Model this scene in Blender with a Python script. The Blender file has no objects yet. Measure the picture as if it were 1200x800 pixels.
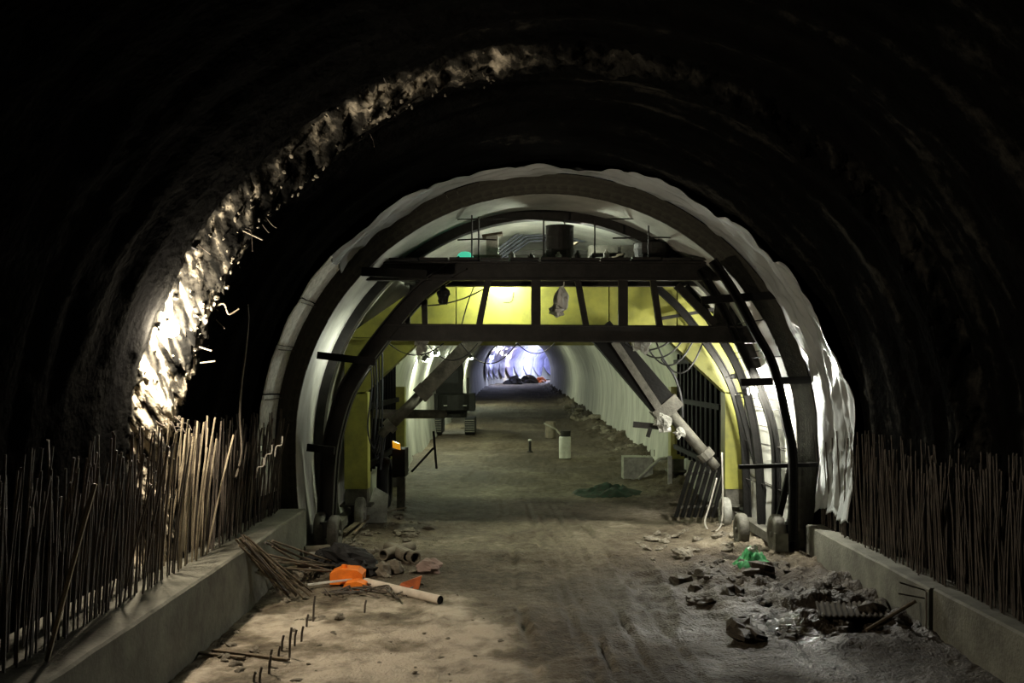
import bpy, math, random
from mathutils import Vector, Matrix, noise

random.seed(7)
sc = bpy.context.scene
COL = sc.collection

# ------------------------------------------------------------------ camera, world, exposure
F = 1200.0            # focal length in pixels of a 1200 px wide frame
VX, VY = 600.0, 435.0 # where the tunnel axis points to in the frame
H = 3.8               # camera height over the muddy floor
cam = bpy.data.cameras.new('camera')
cam.sensor_width = 36.0
cam.lens = 36.0 * F / 1200.0
cam.shift_y = (VY - 400.0) / 1200.0
cam.clip_end = 600
cam.clip_start = 0.05
cam_o = bpy.data.objects.new('camera', cam)
COL.objects.link(cam_o)
cam_o.location = (0, 0, H)
cam_o.rotation_euler = (math.pi / 2, 0, 0)
sc.camera = cam_o

w = bpy.data.worlds.new('world')
sc.world = w
w.use_nodes = True
w.node_tree.nodes['Background'].inputs[0].default_value = (0.0, 0.0, 0.0, 1)
w.node_tree.nodes['Background'].inputs[1].default_value = 0.0

sc.view_settings.view_transform = 'Standard'
sc.view_settings.look = 'None'
sc.view_settings.gamma = 1.0
sc.view_settings.exposure = 0.0
sc.view_settings.use_curve_mapping = False
try:
    sc.cycles.max_bounces = 8
    sc.cycles.diffuse_bounces = 4
    sc.cycles.sample_clamp_indirect = 4.0
except Exception:
    pass

# lamp strengths (W/m2/sr of the glowing glass)
LAMP_WALL = 1900.0
LAMP_BEAM = 3900.0
LAMP_RIB = 4400.0
LAMP_SIDE = 280.0
LAMP_TOP = 1500.0
LAMP_DECK = 2100.0
LAMP_TUNNEL = 2700.0
LAMP_FAR = 2600.0

def P(x, y, Y):
    """point at depth Y that the photograph shows at pixel x, y"""
    return Vector(((x - VX) * Y / F, Y, H + (VY - y) * Y / F))

# ------------------------------------------------------------------ materials
MATS = {}
def nodes_of(m):
    return m.node_tree.nodes, m.node_tree.links

def mat(name, col, col2=None, rough=0.8, scale=4.0, detail=6.0, bump=0.0, bscale=None, metal=0.0,
        spec=0.3, contrast=(0.35, 0.65), stretch=(1, 1, 1), emit=None, estr=0.0, trans=0.0, rough2=None):
    if name in MATS:
        return MATS[name]
    m = bpy.data.materials.new(name)
    m.use_nodes = True
    N, L = nodes_of(m)
    b = N['Principled BSDF']
    b.inputs['Roughness'].default_value = rough
    b.inputs['Metallic'].default_value = metal
    b.inputs['Specular IOR Level'].default_value = spec
    tc = N.new('ShaderNodeTexCoord')
    mp = N.new('ShaderNodeMapping')
    mp.inputs['Scale'].default_value = stretch
    L.new(tc.outputs['Object'], mp.inputs['Vector'])
    nz = N.new('ShaderNodeTexNoise')
    nz.inputs['Scale'].default_value = scale
    nz.inputs['Detail'].default_value = detail
    nz.inputs['Roughness'].default_value = 0.65
    L.new(mp.outputs[0], nz.inputs['Vector'])
    rp = N.new('ShaderNodeValToRGB')
    c2 = col2 or tuple(c * 0.6 for c in col)
    rp.color_ramp.elements[0].position = contrast[0]
    rp.color_ramp.elements[1].position = contrast[1]
    rp.color_ramp.elements[0].color = (*c2, 1)
    rp.color_ramp.elements[1].color = (*col, 1)
    L.new(nz.outputs['Fac'], rp.inputs['Fac'])
    L.new(rp.outputs['Color'], b.inputs['Base Color'])
    if rough2 is not None:
        mr = N.new('ShaderNodeMapRange')
        mr.inputs['From Min'].default_value = contrast[0]
        mr.inputs['From Max'].default_value = contrast[1]
        mr.inputs['To Min'].default_value = rough2
        mr.inputs['To Max'].default_value = rough
        L.new(nz.outputs['Fac'], mr.inputs['Value'])
        L.new(mr.outputs[0], b.inputs['Roughness'])
    if bump:
        n2 = N.new('ShaderNodeTexNoise')
        n2.inputs['Scale'].default_value = bscale or scale * 5
        n2.inputs['Detail'].default_value = 5
        L.new(mp.outputs[0], n2.inputs['Vector'])
        bp = N.new('ShaderNodeBump')
        bp.inputs['Strength'].default_value = bump
        bp.inputs['Distance'].default_value = 0.05
        L.new(n2.outputs['Fac'], bp.inputs['Height'])
        L.new(bp.outputs[0], b.inputs['Normal'])
    if emit:
        b.inputs['Emission Color'].default_value = (*emit, 1)
        b.inputs['Emission Strength'].default_value = estr
    if trans:
        b.inputs['Transmission Weight'].default_value = trans
    MATS[name] = m
    return m

def attr_mat(name, ramp_cols, attr='tone', rough=0.85, rough_attr=None, bump=0.4, bscale=12.0, nscale=7.0, spec=0.3, gain=0.5):
    """material whose colour runs along a per-vertex tone (what the surface is made of at that spot, on the vault band also painted lamp light) plus grain"""
    m = bpy.data.materials.new(name)
    m.use_nodes = True
    N, L = nodes_of(m)
    b = N['Principled BSDF']
    b.inputs['Specular IOR Level'].default_value = spec
    at = N.new('ShaderNodeAttribute'); at.attribute_name = attr
    tc = N.new('ShaderNodeTexCoord')
    nz = N.new('ShaderNodeTexNoise'); nz.inputs['Scale'].default_value = nscale
    nz.inputs['Detail'].default_value = 8; nz.inputs['Roughness'].default_value = 0.7
    L.new(tc.outputs['Object'], nz.inputs['Vector'])
    ma = N.new('ShaderNodeMath'); ma.operation = 'MULTIPLY_ADD'
    ma.inputs[1].default_value = gain; ma.inputs[2].default_value = -gain / 2
    L.new(nz.outputs['Fac'], ma.inputs[0])
    ad = N.new('ShaderNodeMath'); ad.operation = 'ADD'
    L.new(at.outputs['Fac'], ad.inputs[0]); L.new(ma.outputs[0], ad.inputs[1])
    rp = N.new('ShaderNodeValToRGB')
    els = rp.color_ramp.elements
    while len(els) < len(ramp_cols):
        els.new(0.5)
    for i, (p, c) in enumerate(ramp_cols):
        els[i].position = p; els[i].color = (*c, 1)
    L.new(ad.outputs[0], rp.inputs['Fac'])
    L.new(rp.outputs['Color'], b.inputs['Base Color'])
    if rough_attr:
        ar = N.new('ShaderNodeAttribute'); ar.attribute_name = rough_attr
        L.new(ar.outputs['Fac'], b.inputs['Roughness'])
    else:
        b.inputs['Roughness'].default_value = rough
    n2 = N.new('ShaderNodeTexNoise'); n2.inputs['Scale'].default_value = bscale; n2.inputs['Detail'].default_value = 6
    L.new(tc.outputs['Object'], n2.inputs['Vector'])
    bp = N.new('ShaderNodeBump'); bp.inputs['Strength'].default_value = bump; bp.inputs['Distance'].default_value = 0.05
    L.new(n2.outputs['Fac'], bp.inputs['Height']); L.new(bp.outputs[0], b.inputs['Normal'])
    return m

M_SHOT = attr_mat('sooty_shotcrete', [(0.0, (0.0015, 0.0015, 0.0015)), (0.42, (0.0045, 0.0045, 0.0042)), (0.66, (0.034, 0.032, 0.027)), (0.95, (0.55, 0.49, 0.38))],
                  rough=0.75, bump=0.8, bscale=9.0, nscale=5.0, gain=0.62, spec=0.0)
M_FLOOR = attr_mat('mud_floor', [(0.0, (0.018, 0.013, 0.008)), (0.35, (0.055, 0.041, 0.026)), (0.62, (0.16, 0.135, 0.095)), (0.95, (0.46, 0.405, 0.32))],
                   rough_attr='wet', bump=1.0, bscale=22.0, nscale=5.0, gain=0.65, spec=0.25)
M_LINING = mat('cast_concrete', (0.47, 0.47, 0.42), (0.27, 0.275, 0.24), rough=0.7, scale=0.9, bump=0.15, bscale=9, stretch=(1, 1, 0.35))
M_KERB = mat('kerb_concrete', (0.17, 0.168, 0.136), (0.085, 0.083, 0.066), rough=0.85, scale=1.6, bump=0.3, bscale=18)
M_CONC = mat('grey_concrete', (0.33, 0.33, 0.29), (0.17, 0.17, 0.15), rough=0.85, scale=5, bump=0.3, bscale=30)
M_BOARD = mat('wet_timber_board', (0.075, 0.072, 0.055), (0.035, 0.033, 0.026), rough=0.8, scale=3, bump=0.4, bscale=25, stretch=(1, 1, 4))
M_STEEL = mat('grimy_steel', (0.024, 0.022, 0.019), (0.011, 0.010, 0.009), rough=0.65, scale=3, bump=0.2, spec=0.3)
M_RIB = mat('shaded_steel', (0.009, 0.0085, 0.0075), (0.005, 0.005, 0.0045), rough=0.75, scale=3, bump=0.2, spec=0.12)  # darker copy of the grimy steel, shade of backlit members put into its colour
M_STEEL2 = mat('muddy_steel', (0.12, 0.115, 0.092), (0.05, 0.047, 0.038), rough=0.7, scale=4, bump=0.25, spec=0.35)
M_YELLOW = mat('yellow_paint', (0.27, 0.268, 0.055), (0.165, 0.165, 0.045), rough=0.5, scale=2.2, bump=0.05, contrast=(0.3, 0.6))
M_REBAR = mat('rusty_rebar', (0.11, 0.088, 0.066), (0.04, 0.032, 0.026), rough=0.6, scale=6, bump=0.3, bscale=60, spec=0.5)
M_REBAR2 = mat('pale_rebar', (0.42, 0.36, 0.25), (0.23, 0.19, 0.13), rough=0.6, scale=6, bump=0.3, bscale=60)
M_CABLE = mat('black_cable', (0.02, 0.02, 0.02), (0.012, 0.012, 0.012), rough=0.5)
M_PALECABLE = mat('pale_cable', (0.40, 0.38, 0.33), (0.25, 0.24, 0.2), rough=0.6)
M_WHITE = mat('white_plastic', (0.70, 0.70, 0.66), (0.5, 0.5, 0.46), rough=0.45, scale=3)
M_PVC = mat('dusty_white_pipe', (0.60, 0.53, 0.44), (0.42, 0.36, 0.29), rough=0.6, scale=5)
M_ORANGE = mat('orange_plastic', (0.85, 0.22, 0.02), (0.6, 0.14, 0.015), rough=0.5, scale=5)
M_RED = mat('faded_orange_scrap', (0.5, 0.13, 0.04), (0.3, 0.08, 0.03), rough=0.6, scale=5)
M_BLACK = mat('black_rubber', (0.018, 0.018, 0.018), (0.01, 0.01, 0.01), rough=0.8, scale=5)
M_CLOTH = mat('pale_cloth', (0.62, 0.62, 0.55), (0.36, 0.36, 0.31), rough=0.9, scale=10)
M_GREEN = mat('green_net', (0.02, 0.24, 0.06), (0.008, 0.09, 0.025), rough=0.7, scale=14)
M_DKGREEN = mat('dark_green_net', (0.008, 0.04, 0.024), (0.02, 0.02, 0.014), rough=0.8, scale=9)
M_WOOD = mat('weathered_wood', (0.17, 0.135, 0.09), (0.075, 0.06, 0.042), rough=0.85, scale=4, bump=0.3, bscale=30, stretch=(1, 1, 4))
M_ROCK = mat('broken_rock', (0.27, 0.24, 0.185), (0.10, 0.09, 0.07), rough=0.85, scale=3, bump=0.5, bscale=14)
M_MUDSHEET = mat('muddy_sheet', (0.06, 0.05, 0.036), (0.03, 0.025, 0.018), rough=0.9, scale=5, spec=0.1)
M_CLOD = mat('mud_clod', (0.075, 0.06, 0.042), (0.03, 0.024, 0.016), rough=0.8, scale=5, bump=0.6, bscale=16, rough2=0.4)
M_PINK = mat('dusty_sack', (0.30, 0.22, 0.19), (0.2, 0.15, 0.13), rough=0.9, scale=5)
M_EXC = mat('excavator_paint', (0.012, 0.012, 0.011), (0.007, 0.007, 0.006), rough=0.7, scale=3, spec=0.1)
M_PIPE = mat('clay_pipe', (0.21, 0.18, 0.135), (0.11, 0.095, 0.07), rough=0.7, scale=4)
M_BLUEPIPE = mat('blue_grey_pipe', (0.06, 0.065, 0.085), (0.03, 0.032, 0.042), rough=0.5, scale=4)
M_LAMPBODY = mat('lamp_housing', (0.05, 0.05, 0.05), (0.03, 0.03, 0.03), rough=0.5)

def membrane_mat(name, col, blue):
    m = bpy.data.materials.new(name)
    m.use_nodes = True
    N, L = nodes_of(m)
    b = N['Principled BSDF']
    tc = N.new('ShaderNodeTexCoord')
    nz = N.new('ShaderNodeTexNoise'); nz.inputs['Scale'].default_value = 1.1; nz.inputs['Detail'].default_value = 3
    L.new(tc.outputs['Object'], nz.inputs['Vector'])
    rp = N.new('ShaderNodeValToRGB')
    rp.color_ramp.elements[0].position = 0.35; rp.color_ramp.elements[0].color = (*[c * 0.72 for c in col], 1)
    rp.color_ramp.elements[1].position = 0.62; rp.color_ramp.elements[1].color = (*col, 1)
    L.new(nz.outputs['Fac'], rp.inputs['Fac']); L.new(rp.outputs['Color'], b.inputs['Base Color'])
    b.inputs['Roughness'].default_value = 0.22
    b.inputs['Specular IOR Level'].default_value = 0.6
    return m
M_MEMB = membrane_mat('plastic_membrane', (0.36, 0.38, 0.375), False)
M_DRAPE = membrane_mat('lavender_membrane', (0.42, 0.42, 0.72), True)

def glow_mat(name, col, strength):
    m = bpy.data.materials.new(name)
    m.use_nodes = True
    N, L = nodes_of(m)
    b = N['Principled BSDF']
    b.inputs['Base Color'].default_value = (0.8, 0.8, 0.8, 1)
    b.inputs['Emission Color'].default_value = (*col, 1)
    b.inputs['Emission Strength'].default_value = strength
    return m

# ------------------------------------------------------------------ mesh builder
class MB:
    def __init__(s):
        s.v = []; s.f = []
    def add(s, vs, fs):
        o = len(s.v)
        s.v += [tuple(v) for v in vs]
        s.f += [tuple(i + o for i in f) for f in fs]
        return s
    def box(s, c, size, rot=None):
        hx, hy, hz = size[0] / 2, size[1] / 2, size[2] / 2
        vs = [Vector((x, y, z)) for x in (-hx, hx) for y in (-hy, hy) for z in (-hz, hz)]
        if rot is not None:
            vs = [rot @ v for v in vs]
        c = Vector(c)
        return s.add([v + c for v in vs], [(0, 1, 3, 2), (4, 6, 7, 5), (0, 4, 5, 1), (2, 3, 7, 6), (0, 2, 6, 4), (1, 5, 7, 3)])
    def bar(s, a, b, w_, h_, up=(0, 0, 1)):
        a = Vector(a); b = Vector(b); d = (b - a)
        return s.box((a + b) / 2, (w_, d.length, h_), frame(d, up))
    def sweep(s, path, prof, up=(0, 1, 0), closed=True, caps=True):
        """prof: points (u, v); v runs along `up`, u across"""
        up = Vector(up).normalized()
        n = len(prof); vs = []
        pts = [Vector(p) for p in path]
        for i, p in enumerate(pts):
            d = (pts[min(i + 1, len(pts) - 1)] - pts[max(i - 1, 0)]).normalized()
            u = d.cross(up).normalized()
            vs += [p + u * a + up * b for a, b in prof]
        fs = []
        for i in range(len(pts) - 1):
            for j in range(n):
                k = (j + 1) % n
                fs.append((i * n + j, i * n + k, (i + 1) * n + k, (i + 1) * n + j))
        if caps:
            fs.append(tuple(range(n))[::-1]); fs.append(tuple(range((len(pts) - 1) * n, len(pts) * n)))
        return s.add(vs, fs)
    def tube(s, path, r, n=8, caps=True):
        pts = [Vector(p) for p in path]
        rs = r if isinstance(r, (list, tuple)) else [r] * len(pts)
        vs = []
        ref = Vector((0, 0, 1))
        for i, p in enumerate(pts):
            d = (pts[min(i + 1, len(pts) - 1)] - pts[max(i - 1, 0)])
            d = d.normalized() if d.length > 1e-9 else Vector((0, 0, 1))
            rr = ref if abs(d.dot(ref)) < 0.95 else Vector((0, 1, 0))
            u = d.cross(rr).normalized(); v = d.cross(u)
            for k in range(n):
                a = 2 * math.pi * k / n
                vs.append(p + (u * math.cos(a) + v * math.sin(a)) * rs[i])
        fs = [(i * n + j, i * n + (j + 1) % n, (i + 1) * n + (j + 1) % n, (i + 1) * n + j) for i in range(len(pts) - 1) for j in range(n)]
        if caps:
            fs += [tuple(range(n))[::-1], tuple(range((len(pts) - 1) * n, len(pts) * n))]
        return s.add(vs, fs)
    def lathe(s, prof, c, axis='z', n=20, closed=False):
        """prof (r, h) revolved about an axis through c"""
        vs = []; m = len(prof); c = Vector(c)
        for k in range(n):
            a = 2 * math.pi * k / n
            for r, h in prof:
                if axis == 'z': q = Vector((r * math.cos(a), r * math.sin(a), h))
                elif axis == 'x': q = Vector((h, r * math.cos(a), r * math.sin(a)))
                else: q = Vector((r * math.sin(a), h, r * math.cos(a)))
                vs.append(c + q)
        fs = []
        rng = range(m if closed else m - 1)
        for k in range(n):
            k2 = (k + 1) % n
            for j in rng:
                j2 = (j + 1) % m
                fs.append((k * m + j, k2 * m + j, k2 * m + j2, k * m + j2))
        return s.add(vs, fs)
    def prism(s, poly, y0, y1):
        """poly in x, z extruded along y"""
        n = len(poly)
        vs = [(x, y0, z) for x, z in poly] + [(x, y1, z) for x, z in poly]
        fs = [tuple(range(n)), tuple(range(n, 2 * n))[::-1]] + [(i, i + n, (i + 1) % n + n, (i + 1) % n) for i in range(n)]
        return s.add(vs, fs)
    def mesh(s, name, m, smooth=False):
        me = bpy.data.meshes.new(name)
        me.from_pydata(s.v, [], s.f)
        me.materials.append(m)
        if smooth:
            me.polygons.foreach_set('use_smooth', [True] * len(me.polygons))
        me.update()
        return me
    def build(s, name, m, parent=None, smooth=False, base=True):
        """one mesh object; its origin sits at the thing's base unless it has a parent"""
        off = Vector((0, 0, 0))
        if parent is None and base and s.v:
            xs = [v[0] for v in s.v]; ys = [v[1] for v in s.v]; zs = [v[2] for v in s.v]
            off = Vector(((min(xs) + max(xs)) / 2, (min(ys) + max(ys)) / 2, min(zs)))
        elif parent is not None:
            off = world_of(parent)
        s.v = [(v[0] - off.x, v[1] - off.y, v[2] - off.z) for v in s.v]
        o = bpy.data.objects.new(name, s.mesh(name, m, smooth))
        COL.objects.link(o)
        if parent is None:
            o.location = off
        else:
            o.parent = parent
        return o

def world_of(o):
    p = Vector((0, 0, 0))
    while o is not None:
        p += o.location; o = o.parent
    return p

def frame(d, up=(0, 0, 1)):
    y = Vector(d).normalized(); up = Vector(up)
    if abs(y.dot(up)) > 0.98: up = Vector((0, 1, 0)) if abs(y.y) < 0.9 else Vector((1, 0, 0))
    x = y.cross(up).normalized(); z = x.cross(y)
    return Matrix((x, y, z)).transposed()

def tag(o, label=None, cat=None, group=None, kind=None):
    if label: o['label'] = label
    if cat: o['category'] = cat
    if group: o['group'] = group
    if kind: o['kind'] = kind
    return o

def thing(name, loc, label, cat, group=None):
    o = bpy.data.objects.new(name, None)
    o.empty_display_size = 0.2
    COL.objects.link(o); o.location = loc
    return tag(o, label, cat, group)

def inst(name, me, parent, loc, rot=None, scale=None):
    o = bpy.data.objects.new(name, me)
    COL.objects.link(o)
    if parent is not None:
        o.parent = parent
        o.location = Vector(loc) - world_of(parent)
    else:
        o.location = loc
    if rot is not None: o.rotation_euler = rot
    if scale is not None: o.scale = scale
    return o

def ibeam(h_, w_, t=0.03):
    """I section: u = across (height), v = along up (width)"""
    a, b, c = h_ / 2, w_ / 2, t / 2
    return [(-a, -b), (-a + t, -b), (-a + t, -c), (a - t, -c), (a - t, -b), (a, -b), (a, b), (a - t, b), (a - t, c), (-a + t, c), (-a + t, b), (-a, b)]

def rect(h_, w_):
    return [(-h_ / 2, -w_ / 2), (h_ / 2, -w_ / 2), (h_ / 2, w_ / 2), (-h_ / 2, w_ / 2)]

def fbm(x, y, z, o=4):
    return noise.fractal((x, y, z), 0.6, 2.1, o)

def sm(a, b, x):
    t = max(0.0, min(1.0, (x - a) / (b - a)))
    return t * t * (3 - 2 * t)

# ------------------------------------------------------------------ tunnel shape
CX, ZC = 0.7, 2.3
Y_FACE = 21.0
R_IN, R_OUT = 5.13, 5.52

def grade(Y):
    return 0.0 if Y < 30 else 0.0125 * (Y - 30)
def bend(Y):
    return 0.0 if Y < 148 else (Y - 148) ** 2 / 300.0

def prof(R, s):
    """s = arc length from the crown, signed; gives x offset and z"""
    q = R * math.pi / 2
    sg = 1 if s >= 0 else -1
    a = abs(s)
    if a <= q:
        return sg * R * math.sin(a / R), ZC + R * math.cos(a / R)
    d = a - q
    return sg * (R - 0.035 * d * d), ZC - d

def R_near(Y, s):
    j = 0.15 * noise.noise((s * 0.9, 3.3, 0.0)) + 0.08 * noise.noise((s * 3.1, 9.0, 0))
    k = sm(14.75 + j, 15.2 + j, Y)
    lip = 0.48 - 0.22 * sm(-6, 0, s)
    R = 6.30 - lip * k - (0.56 - lip) * sm(15.5, 20.5, Y)
    return R, k, j

def vault(name, s0, s1, ys, ds):
    n = int((s1 - s0) / ds)
    vs = []; tone = []
    for Y in ys:
        for i in range(n + 1):
            s = s0 + (s1 - s0) * i / n
            R, k, j = R_near(Y, s)
            d = 0.045 * fbm(s * 0.55, Y * 0.55, 1.0) + 0.03 * fbm(s * 0.8, Y * 3.2, 5.0) + 0.018 * fbm(s * 3.5, Y * 9.0, 15.0)
            d += 0.028 * math.sin(Y * 2 * math.pi / 0.95 + 0.6 * noise.noise((s * 0.5, Y * 0.3, 2.2)))
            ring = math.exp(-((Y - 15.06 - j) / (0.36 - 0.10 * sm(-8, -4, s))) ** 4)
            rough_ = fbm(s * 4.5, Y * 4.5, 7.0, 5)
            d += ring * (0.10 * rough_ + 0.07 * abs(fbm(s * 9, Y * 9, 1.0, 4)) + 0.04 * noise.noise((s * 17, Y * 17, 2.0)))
            x, z = prof(R - d - 0.04, s)
            vs.append((CX + x, Y, z))
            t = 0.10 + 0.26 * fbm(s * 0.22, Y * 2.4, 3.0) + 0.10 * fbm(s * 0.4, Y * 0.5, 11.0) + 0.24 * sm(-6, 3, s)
            t += (0.56 + 0.40 * sm(-5.2, -7.2, s)) * (1 - 0.7 * sm(-4.5, 2.5, s)) * ring * (0.75 + 0.4 * noise.noise((s * 1.7, Y * 3, 4.4)) + 0.5 * fbm(s * 7, Y * 7, 4.4, 3))  # band tone carries painted lamp light: lighter by the lamp, dimmer away
            tone.append(t)
    m = n + 1
    fs = [(r * m + i, r * m + i + 1, (r + 1) * m + i + 1, (r + 1) * m + i) for r in range(len(ys) - 1) for i in range(n)]
    me = bpy.data.meshes.new(name)
    me.from_pydata(vs, [], fs)
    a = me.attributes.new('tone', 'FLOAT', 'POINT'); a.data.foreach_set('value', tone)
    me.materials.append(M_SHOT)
    me.polygons.foreach_set('use_smooth', [True] * len(me.polygons))
    o = bpy.data.objects.new(name, me); COL.objects.link(o)
    tag(o, kind='structure')
    return o

Q = 6.2 * math.pi / 2
ys = [-4 + 1.0 * i for i in range(12)] + [8 + 0.25 * i for i in range(12)]
y = 11.0
while y < 21.5:
    ys.append(y); y += (0.025 if 14.5 < y < 15.6 else 0.05) if 14.2 < y < 16.4 else 0.11
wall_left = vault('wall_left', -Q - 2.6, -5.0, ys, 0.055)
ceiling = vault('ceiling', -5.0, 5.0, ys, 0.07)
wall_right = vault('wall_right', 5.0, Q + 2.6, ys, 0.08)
tag(wall_left, 'dark sooty shotcrete tunnel wall on the lamp side with rough broken band', kind='structure')
tag(ceiling, 'black sooty shotcrete tunnel vault overhead', kind='structure')
tag(wall_right, 'dark shotcrete tunnel wall on the side away from the bright wall lamp', kind='structure')

# ------------------------------------------------------------------ floor of mud
LANES = [(-0.15, 0.16), (0.55, 0.14), (0.80, 0.12), (1.25, 0.14), (1.75, 0.16)]
def floor_z(X, Y):
    z = 0.05 * fbm(X * 0.5, Y * 0.35, 0.0) + 0.018 * fbm(X * 2.0, Y * 1.6, 4.0) + 0.02 * fbm(X * 6.5, Y * 5.0, 14.0, 3)
    near = 1 - sm(27, 33, Y)
    # wheel ruts that bend to the right towards the camera
    for i, (lx, wd) in enumerate(LANES):
        c = lx + 0.030 * (26 - Y) * (1 + 0.12 * i) + 0.10 * noise.noise((Y * 0.25, i * 3.0, 0))
        u = (X - c) / wd
        if abs(u) > 3: continue
        amp = 0.085 * max(0, 0.35 + noise.noise((Y * 0.55, i * 7.0, 2.0))) * near
        z += amp * (-math.exp(-(u * 2.2) ** 4) + 0.75 * math.exp(-((abs(u) - 0.75) * 4) ** 2) * (0.6 + 0.8 * noise.noise((X * 5, Y * 4, i))))
    # lug prints of a heavy tyre
    for i, lx in enumerate((2.35, 3.1)):
        c = lx + 0.05 * (20 - Y) - 0.018 * (20 - Y) ** 2
        u = (X - c) / 0.30
        if abs(u) > 3: continue
        act = sm(14.6, 15.6, Y) * (1 - sm(19.5, 21.5, Y)) * (0.55 + 0.6 * noise.noise((X * 0.8, Y * 0.8, 6.0 + i)))
        e = math.exp(-u ** 6) * act
        lug = math.tanh(4 * math.sin(Y * 9.0 + abs(u) * 2.5))
        z += e * (0.028 * lug - 0.05) + act * 0.10 * math.exp(-((abs(u) - 1.3) * 3.0) ** 2) * (0.5 + 0.9 * noise.noise((X * 4, Y * 3, 1.0)))
    # churned heap beside the right kerb
    hp = sm(2.9, 4.3, X) * sm(13.6, 15.2, Y) * (1 - sm(19.5, 23.5, Y))
    z += hp * (0.10 + 0.16 * fbm(X * 1.3, Y * 1.3, 8.0) + 0.07 * fbm(X * 4, Y * 4, 3.0))
    pd = math.exp(-((X - 4.05) / 0.4) ** 2 - ((Y - 14.9) / 1.2) ** 2)
    z -= 0.12 * pd
    # loose spoil bank under the trolley on the right and along the lining
    b = sm(3.1, 5.0, X) * sm(20.5, 22.5, Y) * (1 - sm(150, 160, Y))
    z += b * (0.10 + 0.10 * fbm(X * 2.0, Y * 1.6, 6.0))
    z += 0.45 * sm(4.2, 5.7, X) * sm(30, 36, Y) * (0.7 + 0.5 * fbm(X, Y * 0.5, 2.0))
    # rubble under the trolley on the left
    z += sm(-2.3, -3.6, X) * sm(17, 19, Y) * (1 - sm(29, 33, Y)) * (0.06 + 0.10 * abs(fbm(X * 2.2, Y * 2.2, 12.0)))
    # cross ridges further in
    z += 0.10 * math.sin(Y * 0.9 + 0.7 * noise.noise((X * 0.5, Y * 0.2, 0))) * sm(33, 40, Y) * (0.6 + 0.6 * noise.noise((X * 0.3, Y * 0.2, 5)))
    return z + grade(Y)

def mud_tone(X, Y):
    t = 0.40 + 0.16 * fbm(X * 0.45, Y * 0.3, 2.0) + 0.06 * fbm(X * 2, Y * 2, 9.0)
    slab = (1 - sm(-0.6, 1.2, X + 0.25 * (Y - 13.5) + 0.8 * fbm(X * 0.4, Y * 0.4, 20.0))) * (1 - sm(16.6, 18.8, Y))
    t += 0.42 * slab * (0.85 + 0.75 * fbm(X * 0.9, Y * 0.9, 5.5) + 0.3 * fbm(X * 3.5, Y * 3.0, 1.5))
    t -= 0.20 * sm(0.2, 2.6, X) * (1 - sm(18.5, 21, Y))
    t += 0.14 * sm(20.5, 22.5, Y) * (1 - sm(30, 36, Y))
    t -= 0.02 * sm(30, 36, Y)
    return t

def wetness(X, Y):
    r = 0.78
    r -= 0.55 * math.exp(-((X - 4.05) / 0.45) ** 2 - ((Y - 14.9) / 1.4) ** 2)
    r -= 0.28 * sm(0.4, 3, X) * (1 - sm(18, 21, Y)) * max(0, 0.5 + noise.noise((X * 0.9, Y * 0.9, 3)))
    return max(0.12, r)

def floor_patch(ys, xfun, nx):
    vs = []; tone = []; wet = []
    for Y in ys:
        x0, x1 = xfun(Y)
        for i in range(nx + 1):
            X = x0 + (x1 - x0) * i / nx
            Xl = X - bend(Y)
            vs.append((X, Y, floor_z(Xl, Y))); tone.append(mud_tone(Xl, Y)); wet.append(wetness(Xl, Y))
    m = nx + 1
    fs = [(r * m + i, r * m + i + 1, (r + 1) * m + i + 1, (r + 1) * m + i) for r in range(len(ys) - 1) for i in range(nx)]
    return vs, fs, tone, wet

ys = [-4 + i for i in range(14)]
y = 10.0
while y < 250:
    ys.append(y)
    y += 0.06 if y < 24 else (0.10 if y < 34 else (0.3 if y < 60 else 1.0))
vs, fs, tone, wet = floor_patch(ys, lambda Y: (CX - 5.9 + bend(Y), CX + 5.9 + bend(Y)) if Y < 21 else (CX - 5.3 + bend(Y), CX + 5.3 + bend(Y)), 190)
me = bpy.data.meshes.new('floor')
me.from_pydata(vs, [], fs)
a = me.attributes.new('tone', 'FLOAT', 'POINT'); a.data.foreach_set('value', tone)
a = me.attributes.new('wet', 'FLOAT', 'POINT'); a.data.foreach_set('value', wet)
me.materials.append(M_FLOOR)
me.polygons.foreach_set('use_smooth', [True] * len(me.polygons))
floor = bpy.data.objects.new('floor', me); COL.objects.link(floor)
tag(floor, 'churned brown mud floor with wheel ruts and dusty pale patches', kind='structure')

def on_floor(px, py):
    """walk the pixel's ray down to the mud"""
    Y = 12.0
    while Y < 200:
        p = P(px, py, Y)
        if p.z <= floor_z(p.x, Y): return Vector((p.x, Y, floor_z(p.x, Y)))
        Y += 0.05 if Y < 40 else 0.3
    return P(px, py, 60)

# ------------------------------------------------------------------ finished concrete lining, cast in rings
lining = bpy.data.objects.new('wall_lining', None); COL.objects.link(lining)
tag(lining, 'pale cast concrete lining running from the trolley to the bright far end', kind='structure')
def lining_ring(Y0, Y1, n_y):
    mb = MB()
    q = R_IN * math.pi / 2
    smax = q + 2.9
    n = 64
    rows = []
    for r in range(n_y + 1):
        t = r / n_y
        Y = Y0 + (Y1 - Y0) * t
        R = R_IN + 0.035 - (0.11 if Y0 < 33 else 0.20) * t - (0.05 if Y0 < 33 else 0.10) * math.sin(math.pi * t)
        for i in range(n + 1):
            s = -smax + 2 * smax * i / n
            Rr = R - 0.012 * noise.noise((s * 0.8, Y * 0.8, 0))
            x, z = prof(Rr, s)
            mb.v.append((CX + x + bend(Y), Y, z + grade(Y)))
    m = n + 1
    # the thickness at the start of a ring (a small step)
    mb.f = [(r * m + i, r * m + i + 1, (r + 1) * m + i + 1, (r + 1) * m + i) for r in range(n_y) for i in range(n)]
    o = mb.build('lining_ring', M_LINING, lining, smooth=True)
    return o
Yr = Y_FACE + 0.08
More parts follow.
